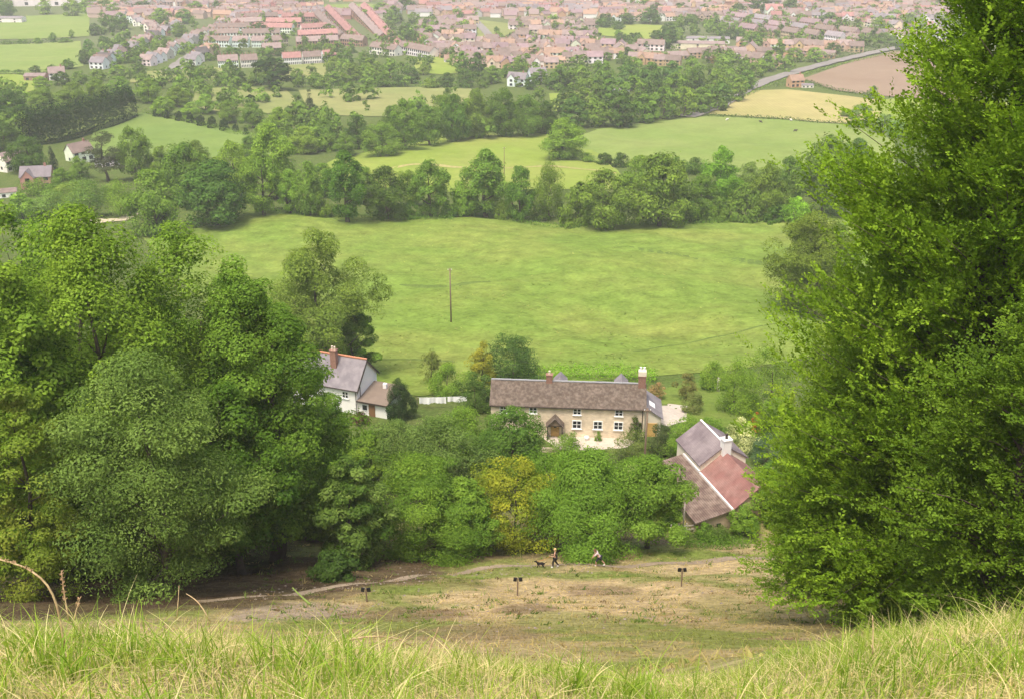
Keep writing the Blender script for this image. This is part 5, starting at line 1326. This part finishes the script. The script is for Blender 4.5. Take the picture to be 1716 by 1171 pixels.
def far_town(n, u0, u1, v0, v1, seed):
    r = random.Random(seed); V = []; Fc = []; mi = []; col = []
    for _ in range(n):
        u, v = r.uniform(u0, u1), v0 + (v1 - v0) * r.random()**.8
        if not far_ok(u, v): continue
        p = P(u, v, 300); w_, d_, ze, zr = r.uniform(4, 11) , r.uniform(3.5, 4.5), r.uniform(4.5, 5.5), r.uniform(7.6, 8.8)
        a = r.choice((0, 0, .2, -.2, 1.5, .6)) + r.uniform(-.15, .15); ca, sa = math.cos(a), math.sin(a)
        T = lambda x, y, z: (p.x + ca * x - sa * y, p.y + sa * x + ca * y, p.z + z)
        wc_ = r.choice(list(WALLC.values()) + [WALLC['white'], WALLC['pink']]); rc_ = ROOFC[r.choice(['brown', 'pinkish', 'red', 'purple', 'pinkish', 'orange', 'grey'])]; f_ = r.uniform(.85, 1.15)
        k = len(V)
        V += [T(x, y, z) for x in (-w_, w_) for (y, z) in ((-d_, -3), (d_, -3), (d_, ze), (0, zr), (-d_, ze))]
        col += [wc_] * 10; Fc += [[k + i for i in q] for q in ((0, 1, 2, 3, 4), (9, 8, 7, 6, 5), (0, 4, 9, 5), (1, 6, 7, 2))]
        k = len(V); o = .4; lo_ = ze - o * (zr - ze) / d_ + .1
        V += [T(-w_ - o, -d_ - o, lo_), T(w_ + o, -d_ - o, lo_), T(w_ + o, 0, zr + .12), T(-w_ - o, 0, zr + .12), T(w_ + o, d_ + o, lo_), T(-w_ - o, d_ + o, lo_)]
        col += [tuple(c * f_ for c in rc_)] * 6; Fc += [[k, k + 1, k + 2, k + 3], [k + 3, k + 2, k + 4, k + 5]]
        if r.random() < .7:
            x = r.uniform(-w_ * .8, w_ * .8); k = len(V)
            V += [T(x + a_, b_, c_) for c_ in (zr - 1, zr + 1.3) for (a_, b_) in ((-.5, -.4), (.5, -.4), (.5, .4), (-.5, .4))]
            col += [(.32, .18, .14)] * 8; Fc += [[k + i for i in q] for q in ((4, 5, 6, 7), (0, 1, 5, 4), (1, 2, 6, 5), (2, 3, 7, 6), (3, 0, 4, 7))]
    me = bpy.data.meshes.new('distant_town'); me.from_pydata(V, [], Fc)
    at_ = me.color_attributes.new('Col', 'FLOAT_COLOR', 'POINT')
    c4 = np.ones((len(V), 4), np.float32); c4[:, :3] = np.array(col); at_.data.foreach_set('color', c4.ravel())
    m, n_, N, L = nt('far_house_paint'); out = N.new('ShaderNodeOutputMaterial'); b = N.new('ShaderNodeBsdfDiffuse'); a_ = N.new('ShaderNodeAttribute'); a_.attribute_name = 'Col'
    L.new(a_.outputs['Color'], b.inputs[0]); L.new(b.outputs[0], out.inputs[0]); me.materials.append(m)
    o = link(bpy.data.objects.new('distant_town', me)); tag(o, 'mass of small far houses along the top of the photo', 'houses', kind='stuff')


far_town(1250, 150, 1640, -30, 33, 77)


def far_trees(name, label, n, boxes, seed):
    r = np.random.default_rng(seed); Vs = []; Qs = []; Cs = []; k = 0
    for _ in range(n):
        (u0, u1, v0, v1) = boxes[r.integers(len(boxes))]
        u, v = r.uniform(u0, u1), r.uniform(v0, v1)
        if not far_ok(u, v): continue
        p = P(u, v, 300); h = r.uniform(5, 12); w_ = h * r.uniform(.4, .65)
        V, Q, col, _c = crown(int(r.integers(1e6)), h, w_, 0, 14, 200, w_ * .36, 'dome', G1['cA'], G1['cB'], rcs=(.25, .45))
        Vs.append(V + np.array(p)); Qs.append(Q + k); k += len(V); Cs.append(col * r.uniform(.6, 1.2))
    o = link(bpy.data.objects.new(name, np_mesh(name, np.concatenate(Vs), np.concatenate(Qs), [LEAF], np.concatenate(Cs))))
    tag(o, label, 'trees', kind='stuff')


far_trees('distant_trees', 'mass of far trees between the houses of the village', 1500, [(150, 700, -25, 110), (700, 1640, -25, 110), (1130, 1640, -10, 80),  (700, 1640, -25, 60), (-40, 15, -20, 24), (135, 200, -20, 24)], 5)
far_trees('far_scrub', 'bushy growth filling the ground between the fields', 260, [(240, 560, 142, 186), (0, 45, 150, 235), (470, 560, 200, 255), (180, 640, 120, 150), (560, 1000, 118, 150), (900, 1280, 120, 200), (520, 960, 165, 240), (1200, 1330, 96, 130)], 6)
# ------------------------------------------------------------------ people and dog on the footpath
M_skin = mat('skin', (.50, .30, .21), .6, .06, 4)


def skinned(name, nodes, edges, m, parent=None, sub=2):
    """one continuous figure: joints, bones and radii grown into a surface"""
    me = bpy.data.meshes.new(name); keys = list(nodes)
    me.from_pydata([nodes[k][:3] for k in keys], [(keys.index(a), keys.index(b)) for a, b in edges], [])
    me.materials.append(m)
    o = link(bpy.data.objects.new(name, me), parent)
    md = o.modifiers.new('skin', 'SKIN'); md.use_smooth_shade = True
    for i, k in enumerate(keys):
        r = nodes[k][3]; d = me.skin_vertices[0].data[i]; d.radius = r if hasattr(r, '__len__') else (r, r); d.use_root = (i == 0)
    s = o.modifiers.new('sub', 'SUBSURF'); s.levels = s.render_levels = sub
    return o


def chain(*ks): return list(zip(ks[:-1], ks[1:]))


def person(label, base, rz, J, shirt, trousers, shoes, hairc, hair_len, sleeves=False, shorts=False):
    """J: joint -> (x, y, z); x is forward, y left"""
    rad = dict(pel=.125, waist=.11, chest=.13, neck=.052, head0=.075, head1=.1, head2=.07, lhip=.085, rhip=.085, lkn=.058, rkn=.058, lan=.038, ran=.038, lto=.035, rto=.035,
               lsh=.058, rsh=.058, lel=.04, rel=.04, lwr=.028, rwr=.028, lha=.036, rha=.036)
    N_ = {k: (*J[k], rad[k]) for k in rad}
    E = chain('pel', 'waist', 'chest', 'neck', 'head0', 'head1', 'head2') + chain('pel', 'lhip', 'lkn', 'lan', 'lto') + chain('pel', 'rhip', 'rkn', 'ran', 'rto') + chain('chest', 'lsh', 'lel', 'lwr', 'lha') + chain('chest', 'rsh', 'rel', 'rwr', 'rha')
    for s in 'lr':                                      # four fingers and a thumb
        h, w_ = Vector(J[s + 'ha']), Vector(J[s + 'wr']); d = (h - w_).normalized(); sd = d.cross(Vector((0, 1, 0))).normalized() if abs(d.y) < .9 else Vector((1, 0, 0)); pl = d.cross(sd)
        for q, (off, ln, dv) in enumerate(((-.03, .075, d), (-.01, .085, d), (.01, .08, d), (.03, .06, d), (-.045, .05, (d * .5 - sd * .85).normalized()))):
            a = h + sd * off * .8; b = a + dv * ln * .55; c = b + (dv * .7 + pl * .6).normalized() * ln * .45
            for n_, pt, rr in (('a', a, .012), ('b', b, .010), ('c', c, .008)): N_[f'{s}f{q}{n_}'] = (*pt, rr)
            E += [(s + 'ha', f'{s}f{q}a')] + chain(f'{s}f{q}a', f'{s}f{q}b', f'{s}f{q}c')
    o = skinned('person', N_, E, M_skin); o.location = base; o.rotation_euler = (0, 0, rz); tag(o, label, 'person')
    g = lambda ks, f: {k: (*N_[k][:3], (N_[k][3] if not hasattr(N_[k][3], '__len__') else N_[k][3][0]) * f + .008) for k in ks}
    top = ['waist', 'chest', 'lsh', 'rsh'] + (['lel', 'rel'] if sleeves else []) + ['pel']
    skinned('top', g(top, 1.1), [('waist', 'chest'), ('chest', 'lsh'), ('chest', 'rsh'), ('waist', 'pel')] + ([('lsh', 'lel'), ('rsh', 'rel')] if sleeves else []), shirt, o)
    lk = ['pel', 'lhip', 'rhip', 'lkn', 'rkn'] + ([] if shorts else ['lan', 'ran'])
    skinned('shorts' if shorts else 'trousers', g(lk, 1.22), [('pel', 'lhip'), ('pel', 'rhip'), ('lhip', 'lkn'), ('rhip', 'rkn')] + ([] if shorts else [('lkn', 'lan'), ('rkn', 'ran')]), trousers, o)
    for s in 'lr':
        skinned('shoe', {'a': (*J[s + 'an'], .05), 'b': (J[s + 'an'][0] * .3 + J[s + 'to'][0] * .7, J[s + 'to'][1], J[s + 'to'][2] + .015, .052), 'c': (J[s + 'to'][0] + .04, J[s + 'to'][1], J[s + 'to'][2] + .005, .04)}, chain('a', 'b', 'c'), shoes, o)
    h0, h1, h2 = Vector(J['head0']), Vector(J['head1']), Vector(J['head2'])
    hm = MB(); ax = (h2 - h0).normalized(); fw = Vector((1, 0, 0)); fw = (fw - ax * fw.dot(ax)).normalized()
    hm.ball(h1 + ax * .035 - fw * .03, (.115, .112, .115), 12, 8)
    for q in range(hair_len): hm.ball(h1 - ax * (.03 + .05 * q) - fw * (.075), (.06, .085, .06), 10, 6)
    hm.build('hair', [hairc], o, True)
    fm = MB()
    for s in (-1, 1): fm.ball(h1 + fw * .095 + Vector((0, s * .033, .012)), .012, 6, 4)
    fm.build('eyes', [M_black], o)
    MB().ball(h1 + fw * .105 - ax * .02, (.018, .013, .02), 6, 5).build('nose', [M_skin], o)
    MB().ball(h1 + fw * .092 - ax * .058, (.01, .028, .008), 6, 4).build('mouth', [mat('lips', (.35, .13, .11), .6, .05, 3)], o)
    for s in (-1, 1): MB().ball(h1 + Vector((-.005, s * .1, 0)), (.02, .012, .03), 6, 5).build('ear', [M_skin], o)
    return o


J1 = dict(pel=(0, 0, .93), waist=(.01, 0, 1.08), chest=(.02, 0, 1.30), neck=(.02, 0, 1.45), head0=(.04, 0, 1.53), head1=(.05, 0, 1.60), head2=(.04, 0, 1.69), lhip=(.01, .09, .87), rhip=(-.01, -.09, .87), lkn=(.16, .09, .50), rkn=(-.03, -.09, .48), lan=(.14, .09, .10),
          ran=(-.28, -.09, .14), lto=(.28, .09, .045), rto=(-.17, -.09, .045), lsh=(.02, .17, 1.38), rsh=(.02, -.17, 1.38), lel=(.06, .21, 1.12), rel=(-.06, -.22, 1.12), lwr=(.30, .17, 1.10), rwr=(.16, -.2, 1.0), lha=(.39, .15, 1.11), rha=(.24, -.19, 1.02))
b1 = P(930, 950, 40)
person('blond person in dark top and trousers holding a dog lead on the path', b1, R(176), J1, mat('black_vest', (.02, .02, .024), .8, .1, 5), mat('dark_trousers', (.035, .03, .035), .8, .15, 6), mat('white_shoe', (.7, .68, .65), .6, .05, 5),
       mat('blond_hair', (.55, .40, .17), .7, .15, 8), 3)
J2 = dict(pel=(0, 0, .86), waist=(.09, 0, .99), chest=(.22, 0, 1.17), neck=(.30, 0, 1.30), head0=(.35, 0, 1.36), head1=(.38, 0, 1.42), head2=(.38, 0, 1.51), lhip=(.03, .09, .80), rhip=(-.03, -.09, .80), lkn=(.26, .09, .48), rkn=(-.20, -.09, .46), lan=(.22, .09, .10),
          ran=(-.44, -.09, .16), lto=(.36, .09, .045), rto=(-.34, -.09, .045), lsh=(.22, .17, 1.24), rsh=(.22, -.17, 1.24), lel=(.40, .2, 1.04), rel=(.36, -.22, 1.02), lwr=(.52, .12, .86), rwr=(.48, -.12, .80), lha=(.56, .10, .78), rha=(.50, -.09, .71))
b2 = P(1004, 948, 40)
person('person in pale top and dark shorts leaning forward mid stride on the path', b2, R(176), J2, mat('pale_pink_top', (.62, .50, .50), .85, .08, 5), mat('dark_shorts', (.03, .025, .04), .8, .1, 5), MATS['white_shoe'], mat('brown_hair', (.14, .075, .045), .7, .2, 8), 3, True, True)

# black dog in front of the first person
bd_ = P(906, 951, 40)
D = {'chest': (.16, 0, .40, .115), 'mid': (0, 0, .41, .10), 'rump': (-.20, 0, .42, .095), 'neck': (.28, 0, .50, .07), 'head': (.37, 0, .57, .07), 'muz': (.46, 0, .54, .04), 'nose': (.52, 0, .53, .025),
     'tl1': (-.30, 0, .46, .03), 'tl2': (-.42, 0, .55, .02), 'tl3': (-.47, 0, .64, .012)}
DE = chain('mid', 'chest', 'neck', 'head', 'muz', 'nose') + chain('mid', 'rump', 'tl1', 'tl2', 'tl3')
for s, y in (('l', .075), ('r', -.075)):
    o_ = .06 if s == 'l' else -.05
    D.update({s + 'f1': (.17 + o_ * .3, y, .28, .04), s + 'f2': (.16 + o_, y, .15, .026), s + 'f3': (.18 + o_ * 1.5, y, .03, .028), s + 'h1': (-.17, y, .30, .06), s + 'h2': (-.14 - o_ * .5, y, .22, .04), s + 'h3': (-.27 - o_, y, .14, .024), s + 'h4': (-.24 - o_, y, .03, .028)})
    DE += chain('chest', s + 'f1', s + 'f2', s + 'f3') + chain('rump', s + 'h1', s + 'h2', s + 'h3', s + 'h4')
D = {'mid': D.pop('mid'), **D}
M_fur = mat('black_fur', (.015, .013, .013), .8, .3, 12)
dog = skinned('dog', D, DE, M_fur); dog.location = bd_; dog.rotation_euler = (0, 0, R(172)); tag(dog, 'black dog on a lead walking ahead of the blond person', 'dog')
for y in (-.05, .05): MB().poly([(.35, y, .62), (.30, y * 1.6, .60), (.33, y * 1.9, .52), (.37, y * 1.3, .58)], [(0, 1, 2, 3)]).build('ear', [M_fur], dog)
from_ = b1 + Matrix.Rotation(R(176), 3, 'Z') @ Vector(J1['lha']); to_ = bd_ + Matrix.Rotation(R(172), 3, 'Z') @ Vector((.27, 0, .56))
le = MB().tube([from_, from_.lerp(to_, .5) - Vector((0, 0, .12)), to_], .012, 5).build('dog_lead', [mat('orange_webbing', (.55, .22, .06), .7, .1, 5)]); tag(le, 'orange dog lead between the blond person and the black dog', 'lead')

# cattle on the far pasture
for lb, u, v, c in (('white cow on the cattle field below the left of the hay field', 1218, 203, (.7, .66, .58)), ('white cow near the middle hedge of the hay field', 1325, 204, (.7, .66, .58)), ('dark cow standing alone in the cattle field', 1275, 207, (.06, .045, .04)), ('dark brown cow lower in the cattle field', 1332, 222, (.08, .05, .04)),
                    ('pale animal at the top edge of the rough field', 618, 152, (.7, .66, .58))):
    p = P(u, v, 100)
    W = {'mid': (0, 0, 1.05, .36), 'ch': (.6, 0, 1.02, .33), 'ru': (-.65, 0, 1.08, .32), 'nk': (.98, 0, 1.12, .2), 'hd': (1.3, 0, 1.02, .15), 'mz': (1.58, 0, .86, .11)}
    WE = chain('mid', 'ch', 'nk', 'hd', 'mz') + chain('mid', 'ru')
    for s, y in (('l', .2), ('r', -.2)):
        W.update({s + '1': (.58, y, .62, .12), s + '2': (.6, y, .32, .07), s + '3': (.6, y, .05, .08), s + '4': (-.62, y, .7, .17), s + '5': (-.75, y, .38, .08), s + '6': (-.68, y, .05, .08)})
        WE += chain('ch', s + '1', s + '2', s + '3') + chain('ru', s + '4', s + '5', s + '6')
    cw = skinned('cow', W, WE, mat('hide_' + ('pale' if c[0] > .5 else 'dark'), c, .9, .1, 2), sub=1); cw.location = p; cw.rotation_euler = (0, 0, random.uniform(0, 6)); tag(cw, lb, 'cow')


# ------------------------------------------------------------------ grass
def blades(n, X, Y, H, W, lean, cols, r, seg=4, curl=1.0, Zoff=0.0):
    th = r.uniform(0, 2 * np.pi, n); d = np.stack([np.cos(th), np.sin(th), 0 * th], 1); sd = np.stack([-np.sin(th), np.cos(th), 0 * th], 1)
    # blades turn their flat side about half the time
    tw = r.uniform(0, np.pi, n); sd = np.stack([np.cos(tw), np.sin(tw), 0 * tw], 1)
    base = np.stack([X, Y, hh(X, Y) + Zoff], 1)
    rows = []
    for i in range(seg + 1):
        t = i / seg
        c = base + d * (lean * H * t**2 * curl)[:, None] + np.array((0, 0, 1.0)) * (H * (t - .35 * np.minimum(lean, 1.2) * t**3))[:, None]
        w_ = (W * (1 - t)**.7 * (.8 if i == 0 else 1))[:, None]
        if i < seg: rows += [c - sd * w_ / 2, c + sd * w_ / 2]
        else: rows += [c - sd * W[:, None] * .04, c + sd * W[:, None] * .04]
    V = np.stack(rows, 1).reshape(-1, 3); m = 2 * (seg + 1)
    b = (np.arange(n) * m)[:, None, None]
    q = np.array([[2 * i, 2 * i + 1, 2 * i + 3, 2 * i + 2] for i in range(seg)])[None]
    g_ = (.72 + .36 * np.repeat(np.arange(seg + 1) / seg, 2))[None, :, None]
    return V, (b + q).reshape(-1, 4), (np.repeat(cols[:, None], m, 1) * np.ones_like(g_)).reshape(-1, 3)


r = np.random.default_rng(3)
n = 72000
Y = 2.0 + 4.8 * r.uniform(0, 1, n)**.85; X = r.uniform(-1, 1, n) * (2.0 + .72 * Y)
f1 = np.sin(2.1 * X + .6) * np.sin(1.7 * Y + .4 * X) + .7 * np.sin(4.7 * X - 1.3 * Y) * np.sin(3.9 * Y + 1) + .45 * np.sin(9.1 * X + 4 * Y)
f2 = np.sin(3.3 * X + 2.2 * Y + 1) + .6 * np.sin(7.7 * X - 5 * Y)
edge = sstep(3.6, 4.6, Y)
green = np.clip(.52 + .38 * f1 + .2 * edge + .16 * r.normal(size=n), 0, 1)
gA, gB, sA, sB = np.array((.20, .33, .035)), np.array((.42, .50, .10)), np.array((.78, .68, .36)), np.array((.60, .49, .25))
u = r.uniform(0, 1, (n, 1)); isg = (r.uniform(0, 1, n) < green)[:, None]
cols = np.where(isg, gA * (1 - u) + gB * u, sA * (1 - u) + sB * u) * r.uniform(.8, 1.2, (n, 1))
Hh = np.where(isg[:, 0], r.gamma(5, .024, n) * (.75 + .5 * np.clip(f2 * .5 + .5, 0, 1)), r.gamma(4, .022, n)); Hh = np.clip(Hh * .72, .025, .30)
Hh *= 1 + .1 * edge * isg[:, 0] + .25 * sstep(1.6, 2.6, X)
lean = np.where(isg[:, 0], r.gamma(2, .25, n), r.gamma(3, .45, n))
V, Q, Cc = blades(n, X, Y, Hh, r.uniform(.0035, .008, n), np.clip(lean, .05, 2.4), cols, r)
n2 = 36000                                                # dead thatch lying between the blades
Y = 2.0 + 4.3 * r.uniform(0, 1, n2); X = r.uniform(-1, 1, n2) * (2.0 + .72 * Y)
u = r.uniform(0, 1, (n2, 1)); c2 = (np.array((.74, .64, .35)) * (1 - u) + np.array((.52, .41, .22)) * u) * r.uniform(.75, 1.2, (n2, 1))
V2, Q2, C2 = blades(n2, X, Y, r.uniform(.03, .08, n2), r.uniform(.003, .006, n2), r.uniform(1.5, 4, n2), c2, r, 3)
# long tufts standing up along the brow
tx, ty, nb = [], [], []
for _ in range(130):
    yy = r.uniform(2.9, 4.9); xx = r.uniform(-1, 1) * (.9 + .6 * yy)
    if -0.9 < xx < .2 and r.uniform() < .35: continue
    k = int(r.uniform(8, 34)); tx += list(xx + r.normal(size=k) * .045); ty += list(yy + r.normal(size=k) * .045)
for cx_, cy_, k, s in ((-1.75, 4.2, 60, .12), (-1.45, 4.3, 60, .12), (-.85, 4.1, 55, .10), (-.7, 4.2, 40, .1), (1.9, 4.1, 60, .2), (2.2, 4.0, 80, .2), (1.6, 4.3, 40, .2), (.55, 4.2, 40, .12), (-1.2, 4.3, 40, .1)):
    tx += list(cx_ + r.normal(size=k) * s); ty += list(cy_ + r.normal(size=k) * s * .6)
for _ in range(900):                                     # loose arching dry blades
    yy = r.uniform(2.3, 4.6); tx.append(r.uniform(-1, 1) * (1 + .6 * yy)); ty.append(yy)
tx, ty = np.array(tx), np.array(ty); n3 = len(tx); u = r.uniform(0, 1, (n3, 1))
isg = (r.uniform(0, 1, (n3, 1)) < .82)
c3 = np.where(isg, np.array((.17, .30, .03)) * (1 - u) + np.array((.42, .52, .09)) * u, np.array((.76, .66, .36))) * r.uniform(.85, 1.15, (n3, 1))
V3, Q3, C3 = blades(n3, tx, ty, r.uniform(.13, .34, n3), r.uniform(.006, .012, n3), r.gamma(2, .28, n3), c3, r, 6)
go = link(bpy.data.objects.new('grass', np_mesh('grass', np.concatenate([V, V2, V3]), np.concatenate([Q, Q2 + len(V), Q3 + len(V) + len(V2)]), [BLADE], np.concatenate([Cc, C2, C3]))))
tag(go, 'green and straw coloured grass along the brow of the hill in front', 'grass', kind='stuff')

# seed stems, weeds and stones on the slope below
wx, wy, wc = [], [], []
for _ in range(1100):
    yy = r.uniform(40, 93); xx = r.uniform(-.30, .42) * yy; k = int(r.integers(6, 16)); s_ = r.uniform(.08, .3)
    wx += list(xx + r.normal(size=k) * s_); wy += list(yy + r.normal(size=k) * s_)
    c_ = (np.array((.10, .17, .03)), np.array((.17, .24, .05)), np.array((.40, .32, .16)), np.array((.23, .16, .09)))[int(r.choice(4, p=(.3, .3, .25, .15)))]
    wc += [c_ * r.uniform(.7, 1.3)] * k
wx, wy, wc = np.array(wx), np.array(wy), np.array(wc); n4 = len(wx)
V, Q, Cc = blades(n4, wx, wy, r.gamma(3, .05, n4), r.uniform(.04, .11, n4), r.uniform(.4, 1.6, n4), wc, r, 2)
go = link(bpy.data.objects.new('slope_weeds', np_mesh('slope_weeds', V, Q, [BLADE], Cc)))
tag(go, 'clumps of weeds and dry stems dotted over the slope', 'weeds', kind='stuff')
st_ = MB(); rs = random.Random(9)
for _ in range(360):
    if rs.random() < .5: q = P(rs.uniform(560, 1240), rs.uniform(940, 1060), 36)
    else:
        t_ = rs.random(); q = P(420 + 820 * t_, 1000 - 62 * t_**.7 + rs.uniform(-9, 9), 40)
    a_ = rs.uniform(.03, .10); st_.ball((q.x, q.y, q.z + a_ * .2), (a_, a_ * rs.uniform(.6, 1), a_ * .55), 6, 4)
go = st_.build('stones', mat('pale_stone', (.26, .215, .165), .95, .3, 9)); tag(go, 'small pale stones scattered on the slope and the path', 'stones', kind='stuff')

# grass and weeds on the slope below, coloured by the cover they grow on
n = 110000
Y = 7 + 91 * r.uniform(0, 1, n)**.7; X = r.uniform(-1, 1, n) * (6 + .56 * Y)
keep = (X > -.42 * Y - 2) | (r.uniform(0, 1, n) < .3); X, Y = X[keep], Y[keep]; n = len(X)
cc = cover(X, Y) * r.uniform(.7, 1.4, (n, 1)) * np.array((1.05, 1.05, .95))
V, Q, Cc = blades(n, X, Y, r.gamma(3, .03, n), r.uniform(.03, .08, n), r.uniform(.4, 1.8, n), cc, r, 2)
go = link(bpy.data.objects.new('slope_grass', np_mesh('slope_grass', V, Q, [BLADE], Cc)))
tag(go, 'short dry grass and weeds on the slope below', 'grass', kind='stuff')

# tussocks and rushes in the meadow
n = 60000
Y = 168 + 170 * r.uniform(0, 1, n); X = r.uniform(-1, 1, n) * (.42 * Y)
f = np.sin(.21 * X + .13 * Y) * np.sin(.19 * Y - .1 * X + 1) + .8 * np.sin(.55 * X + .2 * Y + 2) * np.sin(.48 * Y) + .5 * np.sin(1.1 * X) * np.sin(1.3 * Y + .5 * X)
k = r.uniform(0, 1, n) < np.clip(.09 + .5 * (f - .35), .05, .9); X, Y = X[k], Y[k]; n = len(X); f = f[k]
u = r.uniform(0, 1, (n, 1)); dk = (r.uniform(0, 1, (n, 1)) < np.clip(.25 + .5 * f[:, None], 0, .8))
cc = np.where(dk, np.array((.15, .21, .045)), np.array((.26, .29, .085))) * r.uniform(.75, 1.3, (n, 1))
V, Q, Cc = blades(n, X, Y, r.gamma(3, .06, n), r.uniform(.3, .8, n), r.uniform(1.0, 3.0, n), cc, r, 2, Zoff=.08)
go = link(bpy.data.objects.new('meadow_tussocks', np_mesh('meadow_tussocks', V, Q, [BLADE], Cc)))
tag(go, 'darker tussocks and rushes scattered over the meadow', 'grass', kind='stuff')


def pixat(u, v, Y):
    Z = ztop(Y, v); return Vector(((u - CX) / F * (Y * CP - Z * SP), Y, Z))


M_stem = mat('dry_grass_stem', (.48, .36, .19), .8, .2, 30, col2=(.30, .20, .11), scale2=18)
M_gst = mat('green_grass_stem', (.20, .27, .06), .7, .2, 30)
M_seed = mat('seed_head', (.36, .24, .13), .9, .3, 60)


def stem(label, pts, Y, r0, seed=None, m=None, name='grass_stem', dy=.12):
    b = pixat(*pts[0], Y); w_ = [pixat(u, v, Y + dy * i / len(pts)) - b for i, (u, v) in enumerate(pts)]
    c = [w_[0]]
    for a, b2 in zip(w_[:-1], w_[1:]): c += [a.lerp(b2, .5), b2]
    for _ in range(2): c = [c[0]] + [(c[i - 1] + c[i] * 2 + c[i + 1]) / 4 for i in range(1, len(c) - 1)] + [c[-1]]
    o = empty(name, b, 0, label, 'grass stem')
    MB().tube(c, [r0 * (1 - .6 * i / len(c)) for i in range(len(c))], 6).build('stem', [m or M_stem], o, True)
    if seed:
        rs = random.Random(int(pts[0][0])); s = MB(); k = int(len(c) * (1 - seed))
        for i in range(k, len(c) - 1):
            for _ in range(9):
                q = c[i].lerp(c[i + 1], rs.random()); a = rs.uniform(0, 6.28); d = Vector((math.cos(a), math.sin(a), rs.uniform(.2, 1.4))).normalized() * .016
                s.tube([q, q + d * .6, q + d], [.0012, .003, .0008], 4)
        s.build('seed_head', [M_seed], o)
    return o


stem('tall dry grass stem arching out of the left edge of the photo', [(108, 1082), (103, 1050), (96, 1012), (82, 978), (55, 956), (25, 942), (-30, 930)], 4.4, .008, .35)
stem('brown seed head stem left of the arching stem', [(116, 1040), (110, 1010), (106, 985), (103, 955)], 4.6, .006, .6)
stem('short brown seed stem leaning to the right of the tall seed head', [(124, 1040), (128, 1020), (134, 1002)], 4.6, .0045, .5)
stem('bent pale straw stem lying over the brow of the hill', [(585, 1072), (605, 1066), (640, 1065), (668, 1067), (690, 1082)], 4.6, .006)
stem('pale straw stem standing left of the tussock in the middle', [(458, 1112), (459, 1085), (455, 1052)], 4.3, .005)
stem('pale folded straw in the middle tussock', [(500, 1115), (508, 1085), (521, 1053)], 4.3, .006)
stem('leaning straw stem right of the bent straw', [(716, 1098), (725, 1075), (735, 1050)], 4.4, .005)
stem('green grass blade leaning left over the shaded path', [(520, 1012), (508, 1002), (490, 984)], 4.9, .006, None, M_gst)
stem('reddish grass stem on the brow left of the middle', [(352, 1040), (340, 1018), (328, 1003), (312, 994)], 4.7, .004, None)
stem('thin upright grass stem over the shaded path', [(296, 1035), (299, 1005), (300, 980)], 4.8, .003, None)
stem('pale curved straw on the right of the brow', [(1462, 1100), (1464, 1060), (1462, 1030)], 4.7, .005, None)
stem('curved dry stem near the right end of the brow', [(1610, 1120), (1606, 1095), (1590, 1075), (1560, 1068)], 4.2, .004, None)
